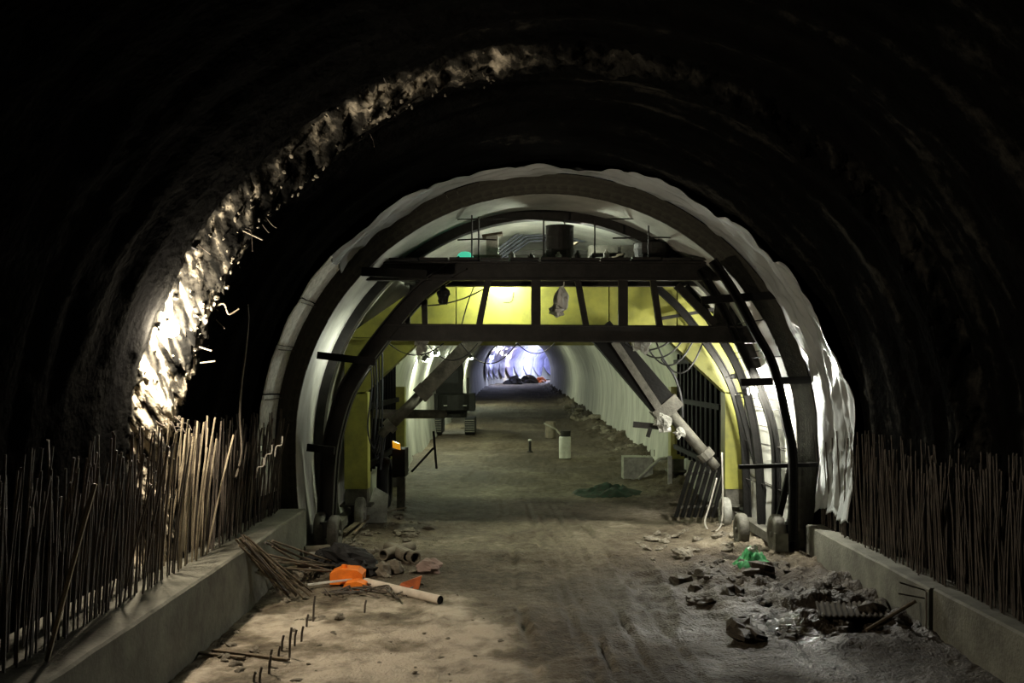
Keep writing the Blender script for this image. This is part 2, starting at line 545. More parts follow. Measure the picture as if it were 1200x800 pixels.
seg = [3.0] + [9.0] + [9.0] * 24
for L_ in seg:
    lining_ring(Yr, Yr + L_ + 0.02, max(6, int(L_ * 2)) if Yr < 60 else 8)
    Yr += L_
# outside of the first ring (hidden behind the end boards, seen from the side)
mb = MB()
q = R_OUT * math.pi / 2
for Yq in (Y_FACE + 0.08, Y_FACE + 1.5):
    for i in range(65):
        s = -(q + 2.6) + 2 * (q + 2.6) * i / 64
        x, z = prof(R_OUT, s); mb.v.append((CX + x, Yq, z))
mb.f = [(i, i + 1, i + 66, i + 65) for i in range(64)]
mb.build('lining_back', M_LINING, lining, smooth=True)

# ------------------------------------------------------------------ end boards closing the fresh lining
bulk = thing('stop_end_formwork', (CX, Y_FACE, 0), 'dark arch of short wet timber boards closing the end of the lining', 'formwork')
bm_ = [MB().box((0, 0, 0), (0.232, 0.07, 0.41)).mesh('board', M_BOARD), MB().box((0, 0, 0), (0.228, 0.075, 0.405)).mesh('board', M_BOARD),
       MB().box((0, 0, 0), (0.235, 0.065, 0.415)).mesh('board', M_BOARD)]
Rm = (R_IN + R_OUT) / 2 + 0.02
smax = Rm * math.pi / 2 + 2.0
nb = 92
for i in range(nb):
    s = -smax + 2 * smax * (i + 0.5) / nb
    x, z = prof(Rm, s)
    if z < 0.1: continue
    x2, z2 = prof(Rm, s + 0.01)
    ang = math.atan2(-(z2 - z), x2 - x)
    o = inst('board', random.choice(bm_), bulk, (CX + x, Y_FACE + random.uniform(-0.008, 0.008), z), (random.uniform(-.015, .015), ang + random.uniform(-0.015, 0.015), 0))
# ------------------------------------------------------------------ waterproof membrane lapped over the bare wall
def membrane(name, s0, s1, label, edge, rag):
    mb = MB(); nu = int((s1 - s0) / 0.04); nv = 44
    for j in range(nv + 1):
        t = j / nv
        for i in range(nu + 1):
            s = s0 + (s1 - s0) * i / nu
            ye = edge(s) + rag * noise.noise((s * 1.4, 0.0, 5.0)) + 0.12 * rag * noise.noise((s * 4, 1.0, 5.0))
            Y = (Y_FACE + 0.03) + (ye - Y_FACE) * t
            L_ = Y_FACE - Y
            q1 = noise.noise((s * 0.55 + 0.5 * L_, L_ * 2.4, 1.0)); q2 = noise.noise((s * 0.9 - 0.7 * L_, L_ * 4.5, 8.0))
            q3 = noise.noise((s * 1.3 + 1.1 * L_, L_ * 2.2, 4.0))
            fold = 0.10 * q1 + 0.06 * (1 - min(1, abs(q2) * 2.6)) + 0.045 * (1 - min(1, abs(q3) * 2.6))
            fold *= sm(0.0, 0.15, t)
            R = R_OUT + 0.06 - fold + 0.05 * t
            x, z = prof(R, s)
            mb.v.append((CX + x, Y, z))
    m = nu + 1
    mb.f = [(r * m + i, r * m + i + 1, (r + 1) * m + i + 1, (r + 1) * m + i) for r in range(nv) for i in range(nu)]
    o = mb.build(name, M_MEMB, None, smooth=True, base=False)
    md = o.modifiers.new('thick', 'SOLIDIFY'); md.thickness = 0.006
    return tag(o, label, 'membrane')
membrane('waterproof_membrane', -4.75, 10.0, 'crumpled translucent plastic membrane over the crown and the brightly lit side of the lining',
         lambda s: 19.75 - 0.95 * sm(2.5, 6.5, s) + 0.6 * sm(-3.5, 0, s) * (1 - sm(0, 3, s)), 0.13)

# pale geotextile sheets with taped seams hang below it on the lamp side
geo = thing('geotextile_sheet', (CX - 5.4, 20.2, 0.9), 'pale taped cloth sheets on the wall beneath the plastic membrane, lamp side', 'sheet')
for k in range(5):
    mb = MB()
    s0 = -4.7 - k * 1.0; s1 = s0 - 0.98
    for j in range(9):
        for i in range(9):
            s = s0 + (s1 - s0) * i / 8
            Y = Y_FACE + 0.03 - (1.45 + 0.1 * noise.noise((s, 1, 1))) * j / 8
            R = R_OUT + 0.04 - 0.03 * noise.noise((s * 2, Y * 2, 3)) * (j / 8) - 0.005 * (k % 2) + 0.02 * j / 8
            x, z = prof(R, s); mb.v.append((CX + x, Y, z))
    mb.f = [(r * 9 + i, r * 9 + i + 1, (r + 1) * 9 + i + 1, (r + 1) * 9 + i) for r in range(8) for i in range(8)]
    o = mb.build('sheet_panel', M_CLOTH, geo, smooth=True)
    md = o.modifiers.new('thick', 'SOLIDIFY'); md.thickness = 0.008
    if k < 4:
        mb = MB(); pts = []
        for j in range(9):
            x, z = prof(R_OUT - 0.02, s1); pts.append((CX + x, Y_FACE - 0.02 - 1.4 * j / 8, z))
        mb.tube(pts, 0.012, 5).build('seam_tape', M_STEEL2, geo)

# ------------------------------------------------------------------ kerbs with starter bars
def kerb(name, X0, X1, Y0, Y1, top, label):
    mb = MB(); n = int((Y1 - Y0) / 0.25)
    sec = lambda Y: [(X0, -0.35), (X0 + 0.012 * noise.noise((Y, 0, 0)), top - 0.03 + 0.012 * noise.noise((Y * 2, 1, 0))),
                     (X0 + (0.03 if X1 > X0 else -0.03), top + 0.012 * noise.noise((Y * 2, 1, 0))), (X1, top + 0.02 * noise.noise((Y * 1.3, 4, 0))), (X1, -0.35)]
    for i in range(n + 1):
        Y = Y0 + (Y1 - Y0) * i / n
        mb.v += [(x, Y, z) for x, z in sec(Y)]
    for i in range(n):
        for j in range(5):
            k = (j + 1) % 5
            mb.f.append((i * 5 + j, i * 5 + k, (i + 1) * 5 + k, (i + 1) * 5 + j))
    mb.f += [(0, 1, 2, 3, 4), tuple(range(n * 5, n * 5 + 5))]
    o = mb.build(name, M_KERB, None, base=False)
    return tag(o, label, kind='structure')
LT, RT = 1.0, 0.68
kl = kerb('trim_1', -4.2, -5.35, 3.0, 20.9, LT, 'concrete kerb below the bright wall lamp with a fence of starter bars')
kr1 = kerb('trim_2', 6.0, 7.0, 14.75, 20.9, RT, 'farther concrete kerb block ending at a vertical joint')
kr2 = kerb('trim_3', 6.05, 7.05, 3.0, 14.72, RT + 0.01, 'nearer concrete kerb block set slightly back from the joint')

def bar_mesh(h_, bendx, bendy, m, r=0.013):
    pts = []
    for i in range(6):
        t = i / 5
        pts.append((bendx * t * t, bendy * t * t + 0.008 * math.sin(t * 5 + bendx * 40), h_ * t))
    return MB().tube(pts, r, 5).mesh('starter_bar', m)
bars = [bar_mesh(random.uniform(1.5, 2.1), random.uniform(-.05, .1), random.uniform(-.06, .08), M_REBAR, random.choice((0.011, 0.013, 0.015))) for _ in range(14)]
pbars = [bar_mesh(random.uniform(1.7, 2.0), random.uniform(0.02, .1), random.uniform(-.03, .06), M_REBAR2, 0.014) for _ in range(6)]
tall = [bar_mesh(random.uniform(2.1, 2.35), random.uniform(0.02, .1), random.uniform(-.03, .06), M_REBAR2, 0.014) for _ in range(3)]
def starter_bars(k, rows, Y0, Y1, top, step, lean, pale):
    for r, X in enumerate(rows):
        Y = Y0 + r * step * 0.4
        while Y < Y1:
            me_ = random.choice(bars)
            if pale and pale[0] < Y < pale[1] and random.random() < 0.85:  # bars by the wall lamp turn paler, its light put into their colour
                me_ = random.choice(pbars if random.random() < 0.8 else tall)
            rot = (random.gauss(-0.02, 0.022), random.gauss(lean, 0.025), random.uniform(0, 6.28) * 0)
            if random.random() < 0.06: rot = (random.gauss(0, 0.09), random.gauss(lean, 0.09), 0)
            inst('starter_bar', me_, k, (X + random.gauss(0, 0.03), Y, top - 0.05), rot)
            Y += step * random.uniform(0.7, 1.3)
starter_bars(kl, (-4.72, -5.0), 9.2, 20.8, LT, 0.084, 0.035, (14.4, 15.8))
starter_bars(kr1, (6.32, 6.55), 14.85, 20.85, RT, 0.062, -0.02, None)
starter_bars(kr2, (6.36, 6.6), 11.0, 14.7, RT, 0.062, -0.02, None)
# one long bar leaning against the fence close to the camera
inst('starter_bar', bar_mesh(1.75, 0.02, 0.0, M_REBAR2, 0.026), kl, (-4.5, 9.9, LT), (-0.1, 0.22, 0))
# thin loose bars crossing the joint on the right
for k_, (p0, p1) in enumerate([((6.0, 14.9, 0.62), (5.62, 14.85, 0.74)), ((6.0, 14.9, 0.5), (5.6, 14.85, 0.58)), ((5.98, 14.78, 0.0), (5.98, 14.78, 0.62))]):
    MB().tube([p0, p1], 0.012, 5).build('protruding_bar', M_REBAR, kr1)
# ------------------------------------------------------------------ lamps
def work_lamp(name, loc, aim, label, glow, r=0.075, size=0.3, group=None, rim=0.14):
    """halogen flood: housing, visor, bracket and a glowing tube-shaped glass"""
    t = thing(name, loc, label, 'lamp', group)
    d = Vector(aim).normalized(); R = frame(d)
    c = Vector(loc)
    mb = MB()
    mb.box(c - d * 0.13, (size, 0.08, size * 0.72), R)
    for k in range(5):
        mb.box(c - d * 0.19 + R @ Vector((0, 0, (k - 2) * size * 0.13)), (size * 0.8, 0.06, 0.012), R)
    mb.build('housing', M_LAMPBODY, t)
    mb = MB()
    for sx in (-1, 1):
        mb.box(c - d * (0.12 - rim / 2) + R @ Vector((sx * size * 0.5, 0, 0)), (0.012, rim, size * 0.72), R)
    mb.box(c - d * (0.12 - rim / 2) + R @ Vector((0, 0, size * 0.36)), (size, rim, 0.012), R)
    mb.build('reflector_rim', M_LAMPBODY, t)
    mb = MB()
    for sx in (-1, 1):
        mb.bar(c - d * 0.12 + R @ Vector((sx * size * 0.54, 0, 0)), c - d * 0.32 + R @ Vector((sx * size * 0.3, 0, 0)), 0.02, 0.02)
    mb.bar(c - d * 0.32 + R @ Vector((-size * 0.32, 0, 0)), c - d * 0.32 + R @ Vector((size * 0.32, 0, 0)), 0.02, 0.02)
    mb.build('bracket', M_LAMPBODY, t)
    MB().lathe([(0.001, -r), (r * 0.5, -r * 0.87), (r * 0.87, -r * 0.5), (r, 0), (r * 0.87, r * 0.5), (r * 0.5, r * 0.87), (0.001, r)], c + d * 0.03, 'z', 14).build('bulb', glow, t, smooth=True)
    return t

G_WALL = glow_mat('warm_white_glow', (1.0, 0.86, 0.66), LAMP_WALL)
G_BEAM = glow_mat('greenish_white_glow', (0.95, 1.0, 0.72), LAMP_BEAM)
G_RIB = glow_mat('white_glow', (1.0, 0.97, 0.85), LAMP_RIB)
G_DECK = glow_mat('deck_glow', (0.86, 1.0, 0.58), LAMP_DECK)
G_TUN = glow_mat('tunnel_glow', (0.92, 1.0, 0.70), LAMP_TUNNEL)
G_FARW = glow_mat('far_warm_glow', (1.0, 0.85, 0.66), LAMP_FAR * 0.5)
G_FARB = glow_mat('far_blue_glow', (0.62, 0.68, 1.0), LAMP_FAR)

work_lamp('work_lamp', P(199, 385, 14.62), (0.72, -0.65, -0.2), 'glaring flood lamp on the rough rock band of the dark wall', G_WALL, r=0.12, size=0.18, rim=0.03)
work_lamp('work_lamp', P(588, 318, 24.35), (0.0, 0.5, -0.6), 'flood lamp above the yellow beam tucked behind the upper dark beam', G_BEAM)
work_lamp('work_lamp', P(882, 458, 21.2), (0.92, -0.35, 0.15), 'small glaring lamp hung among the curved dark ribs', G_RIB, r=0.07, size=0.2, rim=0.03)
work_lamp('work_lamp', (0.4, 34.3, 5.5), (0, 0.9, -0.4), 'flood lamp on the rear girder of the trolley', G_DECK)
work_lamp('work_lamp', P(867, 440, 23.3), (0.9, 0.2, 0.1), 'lamp hidden behind the middle curved ribs near the yellow column', G_RIB, r=0.06, size=0.16, rim=0.03)
work_lamp('work_lamp', (-3.24, 22.2, 4.04), (-0.55, -0.85, 0.15), 'lamp tucked behind the single curved rib beside the white lining strip', glow_mat('side_glow', (0.97, 1.0, 0.86), LAMP_SIDE), r=0.07, size=0.32, rim=0.06)
work_lamp('work_lamp', (1.08, 23.7, 6.62), (0, -0.3, 0.9), 'lamp standing on the gantry deck behind the dark upright drum', glow_mat('deck_top_glow', (0.93, 1.0, 0.80), LAMP_TOP), r=0.07, size=0.2, rim=0.03)
for (x_, y_, Y_, r_, lb) in ((478, 421, 43.5, 0.09, 'first of three glaring lamps along the lined wall, nearest the trolley'),
                             (497, 414, 49.5, 0.10, 'middle one of three glaring lamps along the lined wall'),
                             (521, 417, 62.0, 0.10, 'last of three glaring lamps along the lined wall, above the excavator'),
                             (546, 419, 92.0, 0.13, 'lamp on the lined wall beyond the excavator, behind the raking prop')):
    p = P(x_, y_, Y_); p.x = CX - 4.34
    work_lamp('work_lamp', p, (0.7, 0.1, -0.6), lb, G_TUN, r=r_, size=0.4, group='lamps along the lined wall')
def far_pt(side, Y, z):
    return Vector((CX + side + bend(Y), Y, z + grade(Y)))
work_lamp('work_lamp', far_pt(-4.3, 160, 4.3), (0.8, 0, -0.4), 'leftmost small lamp on the distant bend beside the excavator cab', G_FARB, r=0.18, size=0.6)
work_lamp('work_lamp', far_pt(-4.2, 178, 4.4), (0.8, 0, -0.4), 'warm lamp in the middle of the distant bend', G_FARW, r=0.22, size=0.6)
work_lamp('work_lamp', far_pt(3.9, 190, 4.6), (-0.8, 0, -0.4), 'brightest lamp of the distant bend next to the inside wall', G_FARB, r=0.42, size=1.0)

# ------------------------------------------------------------------ dark steel rebar gantry in front of the lining
YD = 21.8
gantry = thing('work_gantry', (1.0, 24, 0), 'dark grimy steel working gantry with curved ribs and two long cross beams', 'gantry')
RIBR = [(3.55, 6.35), (4.05, 6.02), (4.76, 5.25), (5.16, 4.67), (5.50, 3.95), (5.76, 2.80), (5.80, 1.95), (5.74, 0.25)]
RIBL = [(-1.05, 6.10), (-1.36, 5.93), (-2.0, 5.44), (-2.64, 4.71), (-3.18, 3.98), (-3.55, 3.35), (-3.78, 2.62), (-3.91, 1.89), (-4.0, 0.25)]
def smooth_path(pts, n=6):
    out = []
    P_ = [Vector(p) for p in pts]
    for i in range(len(P_) - 1):
        p0 = P_[max(i - 1, 0)]; p1 = P_[i]; p2 = P_[i + 1]; p3 = P_[min(i + 2, len(P_) - 1)]
        for k in range(n):
            t = k / n
            out.append(0.5 * ((2 * p1) + (p2 - p0) * t + (2 * p0 - 5 * p1 + 4 * p2 - p3) * t * t + (3 * p1 - p0 - 3 * p2 + p3) * t ** 3))
    out.append(P_[-1])
    return out
def rib(pts, Y, dx, dep, wid, m=M_RIB):
    path = smooth_path([(x + dx, Y, z) for x, z in pts])
    MB().sweep(path, ibeam(dep, wid, 0.035)).build('curved_rib', m, gantry)
for Y, px in ((20.72, ((835, 305), (862, 345), (884, 387), (906, 429), (921, 492), (929, 537), (929, 634))),
              (21.7, ((820, 315), (842, 352), (861, 391), (887, 447), (906, 504), (910, 567), (908, 632))),
              (22.8, ((803, 336), (822, 360), (842, 391), (865, 432), (880, 481), (889, 541), (893, 622))),
              (23.9, ((770, 337), (797, 362), (820, 391), (850, 436), (865, 477), (872, 515), (874, 549), (876, 608)))):
    rib([(P(x_, y_, Y).x, P(x_, y_, Y).z) for x_, y_ in px], Y, 0.0, 0.17, 0.13)
for k, Y in enumerate((21.8, 22.35)):
    rib(RIBL, Y, 0.0 - 0.02 * k, 0.33, 0.2, M_STEEL)
# cross beams, doubled
for Yb in (YD, YD + 1.5):
    MB().sweep([(-3.1 if Yb == YD else -2.2, Yb, 5.93), (4.5, Yb, 5.93)], ibeam(0.40, 0.24, 0.04)).build('upper_cross_beam', M_STEEL, gantry)
MB().sweep([P(452, 389, YD - 0.05), P(886, 392, YD - 0.05)], ibeam(0.36, 0.22, 0.035)).build('lower_cross_beam', M_STEEL, gantry)
for (xa, xb, wd) in ((572, 561, 0.13), (628, 628, 0.2), (677, 687, 0.13), (730, 730, 0.2), (765, 773, 0.13)):
    MB().sweep([P(xa, 328, YD), P(xb, 383, YD)], rect(wd, 0.14)).build('web_post', M_STEEL, gantry)
MB().sweep([P(793, 334, YD), P(838, 380, YD)], rect(0.16, 0.14)).build('web_post', M_STEEL, gantry)
MB().sweep([P(848, 345, YD + 0.2), P(842, 384, YD + 0.2)], rect(0.3, 0.1)).build('gusset_plate', M_STEEL2, gantry)
MB().sweep([P(478, 370, YD + 0.3), P(478, 384, YD + 0.3)], rect(0.1, 0.1)).build('web_post', M_STEEL, gantry)
MB().sweep([P(497, 345, YD + 0.3), P(498, 384, YD + 0.3)], rect(0.12, 0.1)).build('web_post', M_STEEL, gantry)
# side platforms: pairs of channels that reach out to the wall
for (x0, y0, x1, y1, hh) in ((822, 352, 928, 344, 0.16), (868, 448, 966, 444, 0.15), (866, 547, 958, 544, 0.08),
                             (372, 416, 440, 424, 0.15), (360, 524, 392, 528, 0.15), (424, 318, 500, 322, 0.18)):
    a = P(x0, y0, 20.98); b = P(x1, y1, 20.8)
    MB().sweep([a, b], rect(hh, 0.12)).build('platform_arm', M_RIB, gantry)
    MB().bar(a + Vector((0.1, 0.3, -0.02)), b + Vector((-0.3, 0.3, -0.02)), 0.3, 0.04).build('platform_plank', M_STEEL, gantry)
MB().sweep([P(868, 357, 24.3), P(770, 374, 24.5)], rect(0.08, 0.1)).build('platform_arm', M_STEEL, gantry)
# straight braces between the right ribs
for (a, b) in ((P(864, 462, 23.3), P(905, 612, 22.9)), (P(931, 528, 20.85), P(910, 618, 21.5))):
    MB().sweep([a, b], rect(0.12, 0.1)).build('brace', M_RIB, gantry)
# long rails tying the ribs together
for (x, z) in ((5.0, 4.85), (5.3, 4.1), (5.48, 3.2), (5.58, 2.2), (5.6, 1.3)):
    MB().tube([(x + 0.12, 20.7, z), (x - 0.15, 24.0, z)], 0.012, 5).build('tie_bar', M_STEEL, gantry)
for k in range(9):
    z = 1.3 + 0.42 * k
    xx = CX + math.sqrt(max(0.1, 5.0 ** 2 - max(0, z - ZC) ** 2))
    MB().tube([(xx, 21.3, z), (xx, 27.5, z)], 0.009, 4).build('tie_bar', M_STEEL, gantry)
# sills and wheels
for sx, X in ((-1, -3.98), (1, 5.5)):
    MB().box((X, 23.2 if sx > 0 else 24.4, 0.30), (0.24, 4.6, 0.2)).build('sill_beam', M_STEEL2, gantry)
def wheel(mbx, c, r, wd):
    mbx.lathe([(0.04, -wd * 0.4), (r * 0.55, -wd * 0.3), (r * 0.6, -wd * 0.5), (r * 0.9, -wd * 0.5), (r, -wd * 0.3), (r, wd * 0.3), (r * 0.9, wd * 0.5), (r * 0.6, wd * 0.5), (r * 0.55, wd * 0.3), (0.04, wd * 0.4)], c, 'x', 22)
    mbx.lathe([(0.001, -wd * 0.6), (0.06, -wd * 0.6), (0.06, wd * 0.6), (0.001, wd * 0.6)], c, 'x', 10)
for X, Y, r in ((-4.05, 21.75, 0.40), (-3.72, 21.5, 0.38), (-4.05, 26.4, 0.38), (5.45, 21.1, 0.42), (5.95, 21.35, 0.42), (5.72, 26.4, 0.38), (4.95, 22.1, 0.36)):
    mb = MB(); wheel(mb, (X, Y, r + 0.02), r, 0.22); mb.build('wheel', M_STEEL2, gantry, smooth=True)
for X, Y in ((5.7, 21.25), (-3.9, 21.6)):
    MB().box((X, Y, 0.5), (0.24, 0.4, 0.3)).build('wheel_bracket', M_STEEL, gantry)
MB().box((5.45, 20.75, 0.34), (0.26, 0.16, 0.36)).build('wheel_bracket', M_STEEL2, gantry)
# hand rails on the top deck
def rail(x0, x1, y_, Y, r=0.016):
    MB().tube([P(x0, y_, Y), P((x0 + x1) / 2, y_ - 1, Y), P(x1, y_, Y)], r, 6).build('hand_rail', M_STEEL, gantry)
rail(536, 652, 257, YD); rail(680, 822, 257, YD); rail(536, 582, 281, YD); rail(718, 822, 279, YD)
for x_, yt in ((553, 252), (561, 254), (637, 253), (697, 255), (760, 253), (820, 258)):
    MB().tube([P(x_, yt, YD), P(x_, 312, YD)], 0.017, 6).build('rail_post', M_STEEL, gantry)
MB().tube([P(652, 257, YD), P(660, 258, YD), P(662, 262, YD), P(662, 268, YD)], 0.015, 6).build('hand_rail', M_STEEL, gantry)
# top deck of planks
for k in range(11):
    x0 = -2.6 + k * 0.64
    MB().box((x0 + 0.31, 23.0, 6.16 + 0.006 * (k % 3)), (0.6, 3.0, 0.05)).build('deck_plank', M_STEEL, gantry)

# ------------------------------------------------------------------ yellow formwork trolley
YG = 24.8
trol = thing('formwork_trolley', (0.8, 29, 0), 'yellow steel lining formwork trolley with deep girder and stout columns', 'trolley')
XL, XR = -4.06, 5.62
# dark end rib under the lining soffit
qr = 5.0 * math.pi / 2
path = []
for i in range(61):
    s_ = -(qr + 1.2) + (qr + 1.2 + 6.2) * i / 60
    x, z = prof(4.96, s_); path.append((CX + x, 22.75, z))
MB().sweep(path, rect(0.2, 0.35)).build('end_rib', M_STEEL, trol)
# front girder, built from separate plates
plates = [-4.05, -2.05, -1.35, 0.62, 2.35, 4.0, 5.6]
for i in range(len(plates) - 1):
    x0, x1 = plates[i] + 0.012, plates[i + 1] - 0.012
    top = lambda x: 6.0 if -2.6 < x < 4.0 else (6.0 - 0.95 * (x - 4.0) if x >= 4.0 else 6.0 - 0.95 * (-2.6 - x))
    bot = 4.62
    poly = [(x0, bot), (x1, bot), (x1, top(x1)), (x0, top(x0))]
    MB().prism(poly, YG - (0.012 if i % 2 else 0.0), YG + 0.5).build('girder_plate', M_YELLOW, trol)
MB().box((0.8, YG + 0.25, 4.58), (9.5, 0.56, 0.05)).build('girder_flange', M_YELLOW, trol)
MB().box((0.7, YG + 0.22, 6.03), (6.8, 0.6, 0.06)).build('girder_flange', M_STEEL2, trol)
MB().prism([(3.75, 4.6), (5.2, 3.25), (5.6, 3.25), (5.6, 4.6)], YG, YG + 0.45).build('haunch_plate', M_YELLOW, trol)
MB().prism([(-2.15, 4.6), (-3.6, 3.25), (-4.05, 3.25), (-4.05, 4.6)], YG, YG + 0.45).build('haunch_plate', M_YELLOW, trol)
for x0, x1, zb in ((5.16, 5.62, 0.95), (-4.06, -3.5, 0.95)):
    for Yc in (YG, YG + 8.5):
        MB().box(((x0 + x1) / 2, Yc + 0.25, (3.3 + zb) / 2), (x1 - x0, 0.5, 3.3 - zb)).build('column', M_YELLOW, trol)
        MB().box(((x0 + x1) / 2, Yc + 0.25, zb - 0.2), (x1 - x0 - 0.04, 0.46, 0.4)).build('column_foot', M_STEEL2, trol)
        MB().box(((x0 + x1) / 2, Yc + 0.25, zb - 0.4), (x1 - x0 + 0.2, 0.7, 0.05)).build('base_plate', M_STEEL2, trol)
        MB().box(((x0 + x1) / 2, Yc + 0.25, 0.28), (0.26, 0.4, 0.5)).build('bogie', M_STEEL2, trol)
mb = MB(); wheel(mb, (-3.62, YG - 0.35, 0.42), 0.38, 0.2); mb.build('wheel', M_CONC, trol, smooth=True)
mb = MB(); wheel(mb, (5.05, YG - 0.55, 0.46), 0.36, 0.2); mb.build('wheel', M_CONC, trol, smooth=True)
# rear girder and longitudinal beams, deck
MB().box((0.8, YG + 8.75, 5.3), (7.4, 0.4, 1.3)).build('rear_girder', M_YELLOW, trol)
for X in (-2.4, 0.8, 4.0):
    MB().box((X, YG + 4.6, 5.75), (0.3, 7.9, 0.4)).build('deck_beam', M_STEEL, trol)
MB().box((0.8, YG + 4.7, 6.0), (7.0, 7.6, 0.06)).build('deck', M_STEEL, trol)
# dark side shutters: vertical stiffeners and sheets
for X, sg in ((5.34, -1), (-3.78, 1)):
    MB().box((X + 0.06 * -sg, 29.2, 2.75), (0.05, 7.3, 3.2)).build('side_shutter', M_RIB, trol)
    for k in range(11):
        MB().box((X + 0.03 * sg, 25.7 + k * 0.7, 2.75), (0.08, 0.05, 3.2)).build('shutter_stiffener', M_RIB, trol)
    for z in (1.4, 2.9, 4.1):
        MB().box((X + 0.12 * sg, 29.2, z), (0.1, 7.2, 0.14)).build('shutter_waling', M_RIB, trol)
# telescopic raking props
def prop(a, b, m, w0, ratio, r):
    t = a.lerp(b, ratio)
    t2 = a.lerp(b, ratio + 0.06)
    MB().sweep([a, t], rect(w0, w0 * 0.8)).build('prop_box', m, trol)
    MB().sweep([t.lerp(a, 0.03), t2], rect(w0 * 1.12, w0 * 0.95)).build('prop_collar', M_STEEL2, trol)
    e = a.lerp(b, 0.9)
    MB().tube([t2.lerp(a, 0.04), e], r, 12).build('prop_tube', M_STEEL2, trol, smooth=True)
    MB().tube([e.lerp(a, 0.02), e.lerp(b, 0.3)], r * 1.4, 12).build('prop_ring', M_STEEL2, trol)
    MB().tube([e, b], r * 0.8, 12).build('prop_tip', M_STEEL2, trol, smooth=True)
prop(P(562, 392, 24.5), P(446, 510, 24.3), M_STEEL2, 0.36, 0.55, 0.13)
prop(P(702, 386, 24.5), P(840, 548, 24.4), M_RIB, 0.62, 0.55, 0.14)
MB().sweep([P(720, 400, 24.15), P(772, 478, 24.15)], rect(0.18, 0.06)).build('prop_top_plate', M_STEEL2, trol)
MB().bar(P(742, 497, 24.2), P(775, 500, 24.2), 0.12, 0.14).build('jack_arm', M_STEEL, trol)
MB().tube([P(762, 502, 24.1), P(759, 512, 24.1)], 0.05, 8).build('jack_handle', M_STEEL, trol)
MB().tube([P(772, 504, 24.05), P(786, 503, 24.05)], 0.06, 8).build('jack_sleeve', M_WHITE, trol)
MB().tube([P(438, 485, 25.2), P(520, 485, 27.5)], 0.12, 10).build('cross_pipe', M_STEEL2, trol)
# slatted dark screen leaning at the foot of the right prop
screen = thing('slatted_screen', P(818, 606, 25.2), 'dark slatted panel leaning beside the yellow column on the lamp-lit side', 'panel')
for k in range(8):
    xa = 796 + k * 7.2
    MB().bar(P(xa + 16, 540 - k, 25.3), P(xa - 4, 606, 25.0), 0.10, 0.05).build('slat', M_RIB, screen)
MB().bar(P(802, 556, 25.32), P(868, 549, 25.32), 0.06, 0.06).build('batten', M_STEEL2, screen)
MB().bar(P(794, 594, 25.1), P(850, 592, 25.1), 0.06, 0.06).build('batten', M_STEEL2, screen)

# ------------------------------------------------------------------ cables
def cable(name, pts, r, m, label, n=6):
    mb = MB().tube(smooth_path(pts, 7), r, n)
    o = mb.build(name, m, None, smooth=True)
    return tag(o, label, 'cable')
def hang(x0, y0, x1, y1, sag, Y):
    return [P(x0 + (x1 - x0) * t, y0 + (y1 - y0) * t + sag * 4 * t * (1 - t), Y + 0.1 * math.sin(t * 6)) for t in (0, .2, .4, .6, .8, 1)]
cable('hanging_cable', [P(289, 350, 17.2), P(291, 372, 17.2), P(288, 410, 17.1), P(283, 450, 17.1), P(281, 490, 17.0), P(283, 530, 16.9), P(276, 560, 16.8)], 0.018, M_PIPE,
      'long pale cable hanging down the dark wall beyond the bright lamp')
cable('hanging_cable', [P(501, 358, 22.2), P(520, 356, 22.2), P(545, 349, 22.2), P(568, 338, 22.2)], 0.016, M_CABLE, 'black cable sagging across the yellow girder at its lamp end')
cable('hanging_cable', [P(556, 334, 24.0), P(548, 355, 24.3), P(541, 380, 24.4)], 0.014, M_CABLE, 'thin black cable running steeply down the yellow girder')
cable('hanging_cable', [P(602, 342, 23.9), P(601, 350, 23.9), P(598, 354, 23.9), P(590, 354, 23.9)], 0.014, M_CABLE, 'short hooked wire in front of the yellow girder below its lamp')
for k, (x0, y0, x1, y1, sg, lb) in enumerate([(455, 402, 520, 402, 14, 'black cable loop under the lower beam nearest the left rib'), (500, 402, 560, 402, 20, 'longest black cable loop under the lower beam by the raking prop'),
                                   (540, 402, 606, 402, 24, 'deep black cable loop crossing the distant lavender sheet'), (606, 402, 650, 402, 12, 'shallow black cable loop before the bright far end')]):
    cable('cable_loop', hang(x0, y0, x1, y1, sg, 22.6 + 0.3 * k), 0.014, M_CABLE, lb)
for k in range(4):
    cable('hose_loop', hang(725 + 14 * k, 396, 790 + 12 * k, 396, 14 + 9 * k, 23.6 + 0.2 * k), 0.022, M_CABLE,
          ('thick black hose loop at the head of the large raking prop, highest', 'thick black hose loop beside the large raking prop, second highest', 'thick black hose loop beside the large raking prop, third from top', 'thick black hose loop beside the large raking prop, lowest')[k])
cable('hose_loop', [P(775, 420, 25.0), P(790, 440, 25), P(798, 465, 25), P(800, 490, 25)], 0.035, M_CABLE, 'black hose dropping behind the large raking prop')
cable('hose_loop', [P(840, 560, 24.2), P(832, 590, 24.1), P(826, 612, 24.0), P(832, 622, 23.9), P(842, 620, 23.9), P(847, 600, 24), P(846, 530, 24.2)], 0.022, M_PALECABLE, 'pale hose loop hanging beside the foot of the yellow column')
for k in range(5):
    cable('hose_loop', [P(432 + 4 * k, 410, 24.6), P(436 + 3 * k, 450 + 6 * k, 24.5), P(431 + 4 * k, 500 + 8 * k, 24.4), P(438 + 2 * k, 525 + 6 * k, 24.3), P(445 + 2 * k, 500, 24.5)], 0.02 + 0.004 * (k % 3), M_CABLE if k % 2 else M_BLUEPIPE,
          ('dark hose bundled beside the left yellow column, outermost', 'dark hose bundled beside the left yellow column, second', 'dark hose bundled beside the left yellow column, third', 'dark hose bundled beside the left yellow column, fourth', 'dark hose bundled beside the left yellow column, nearest the far tunnel')[k])

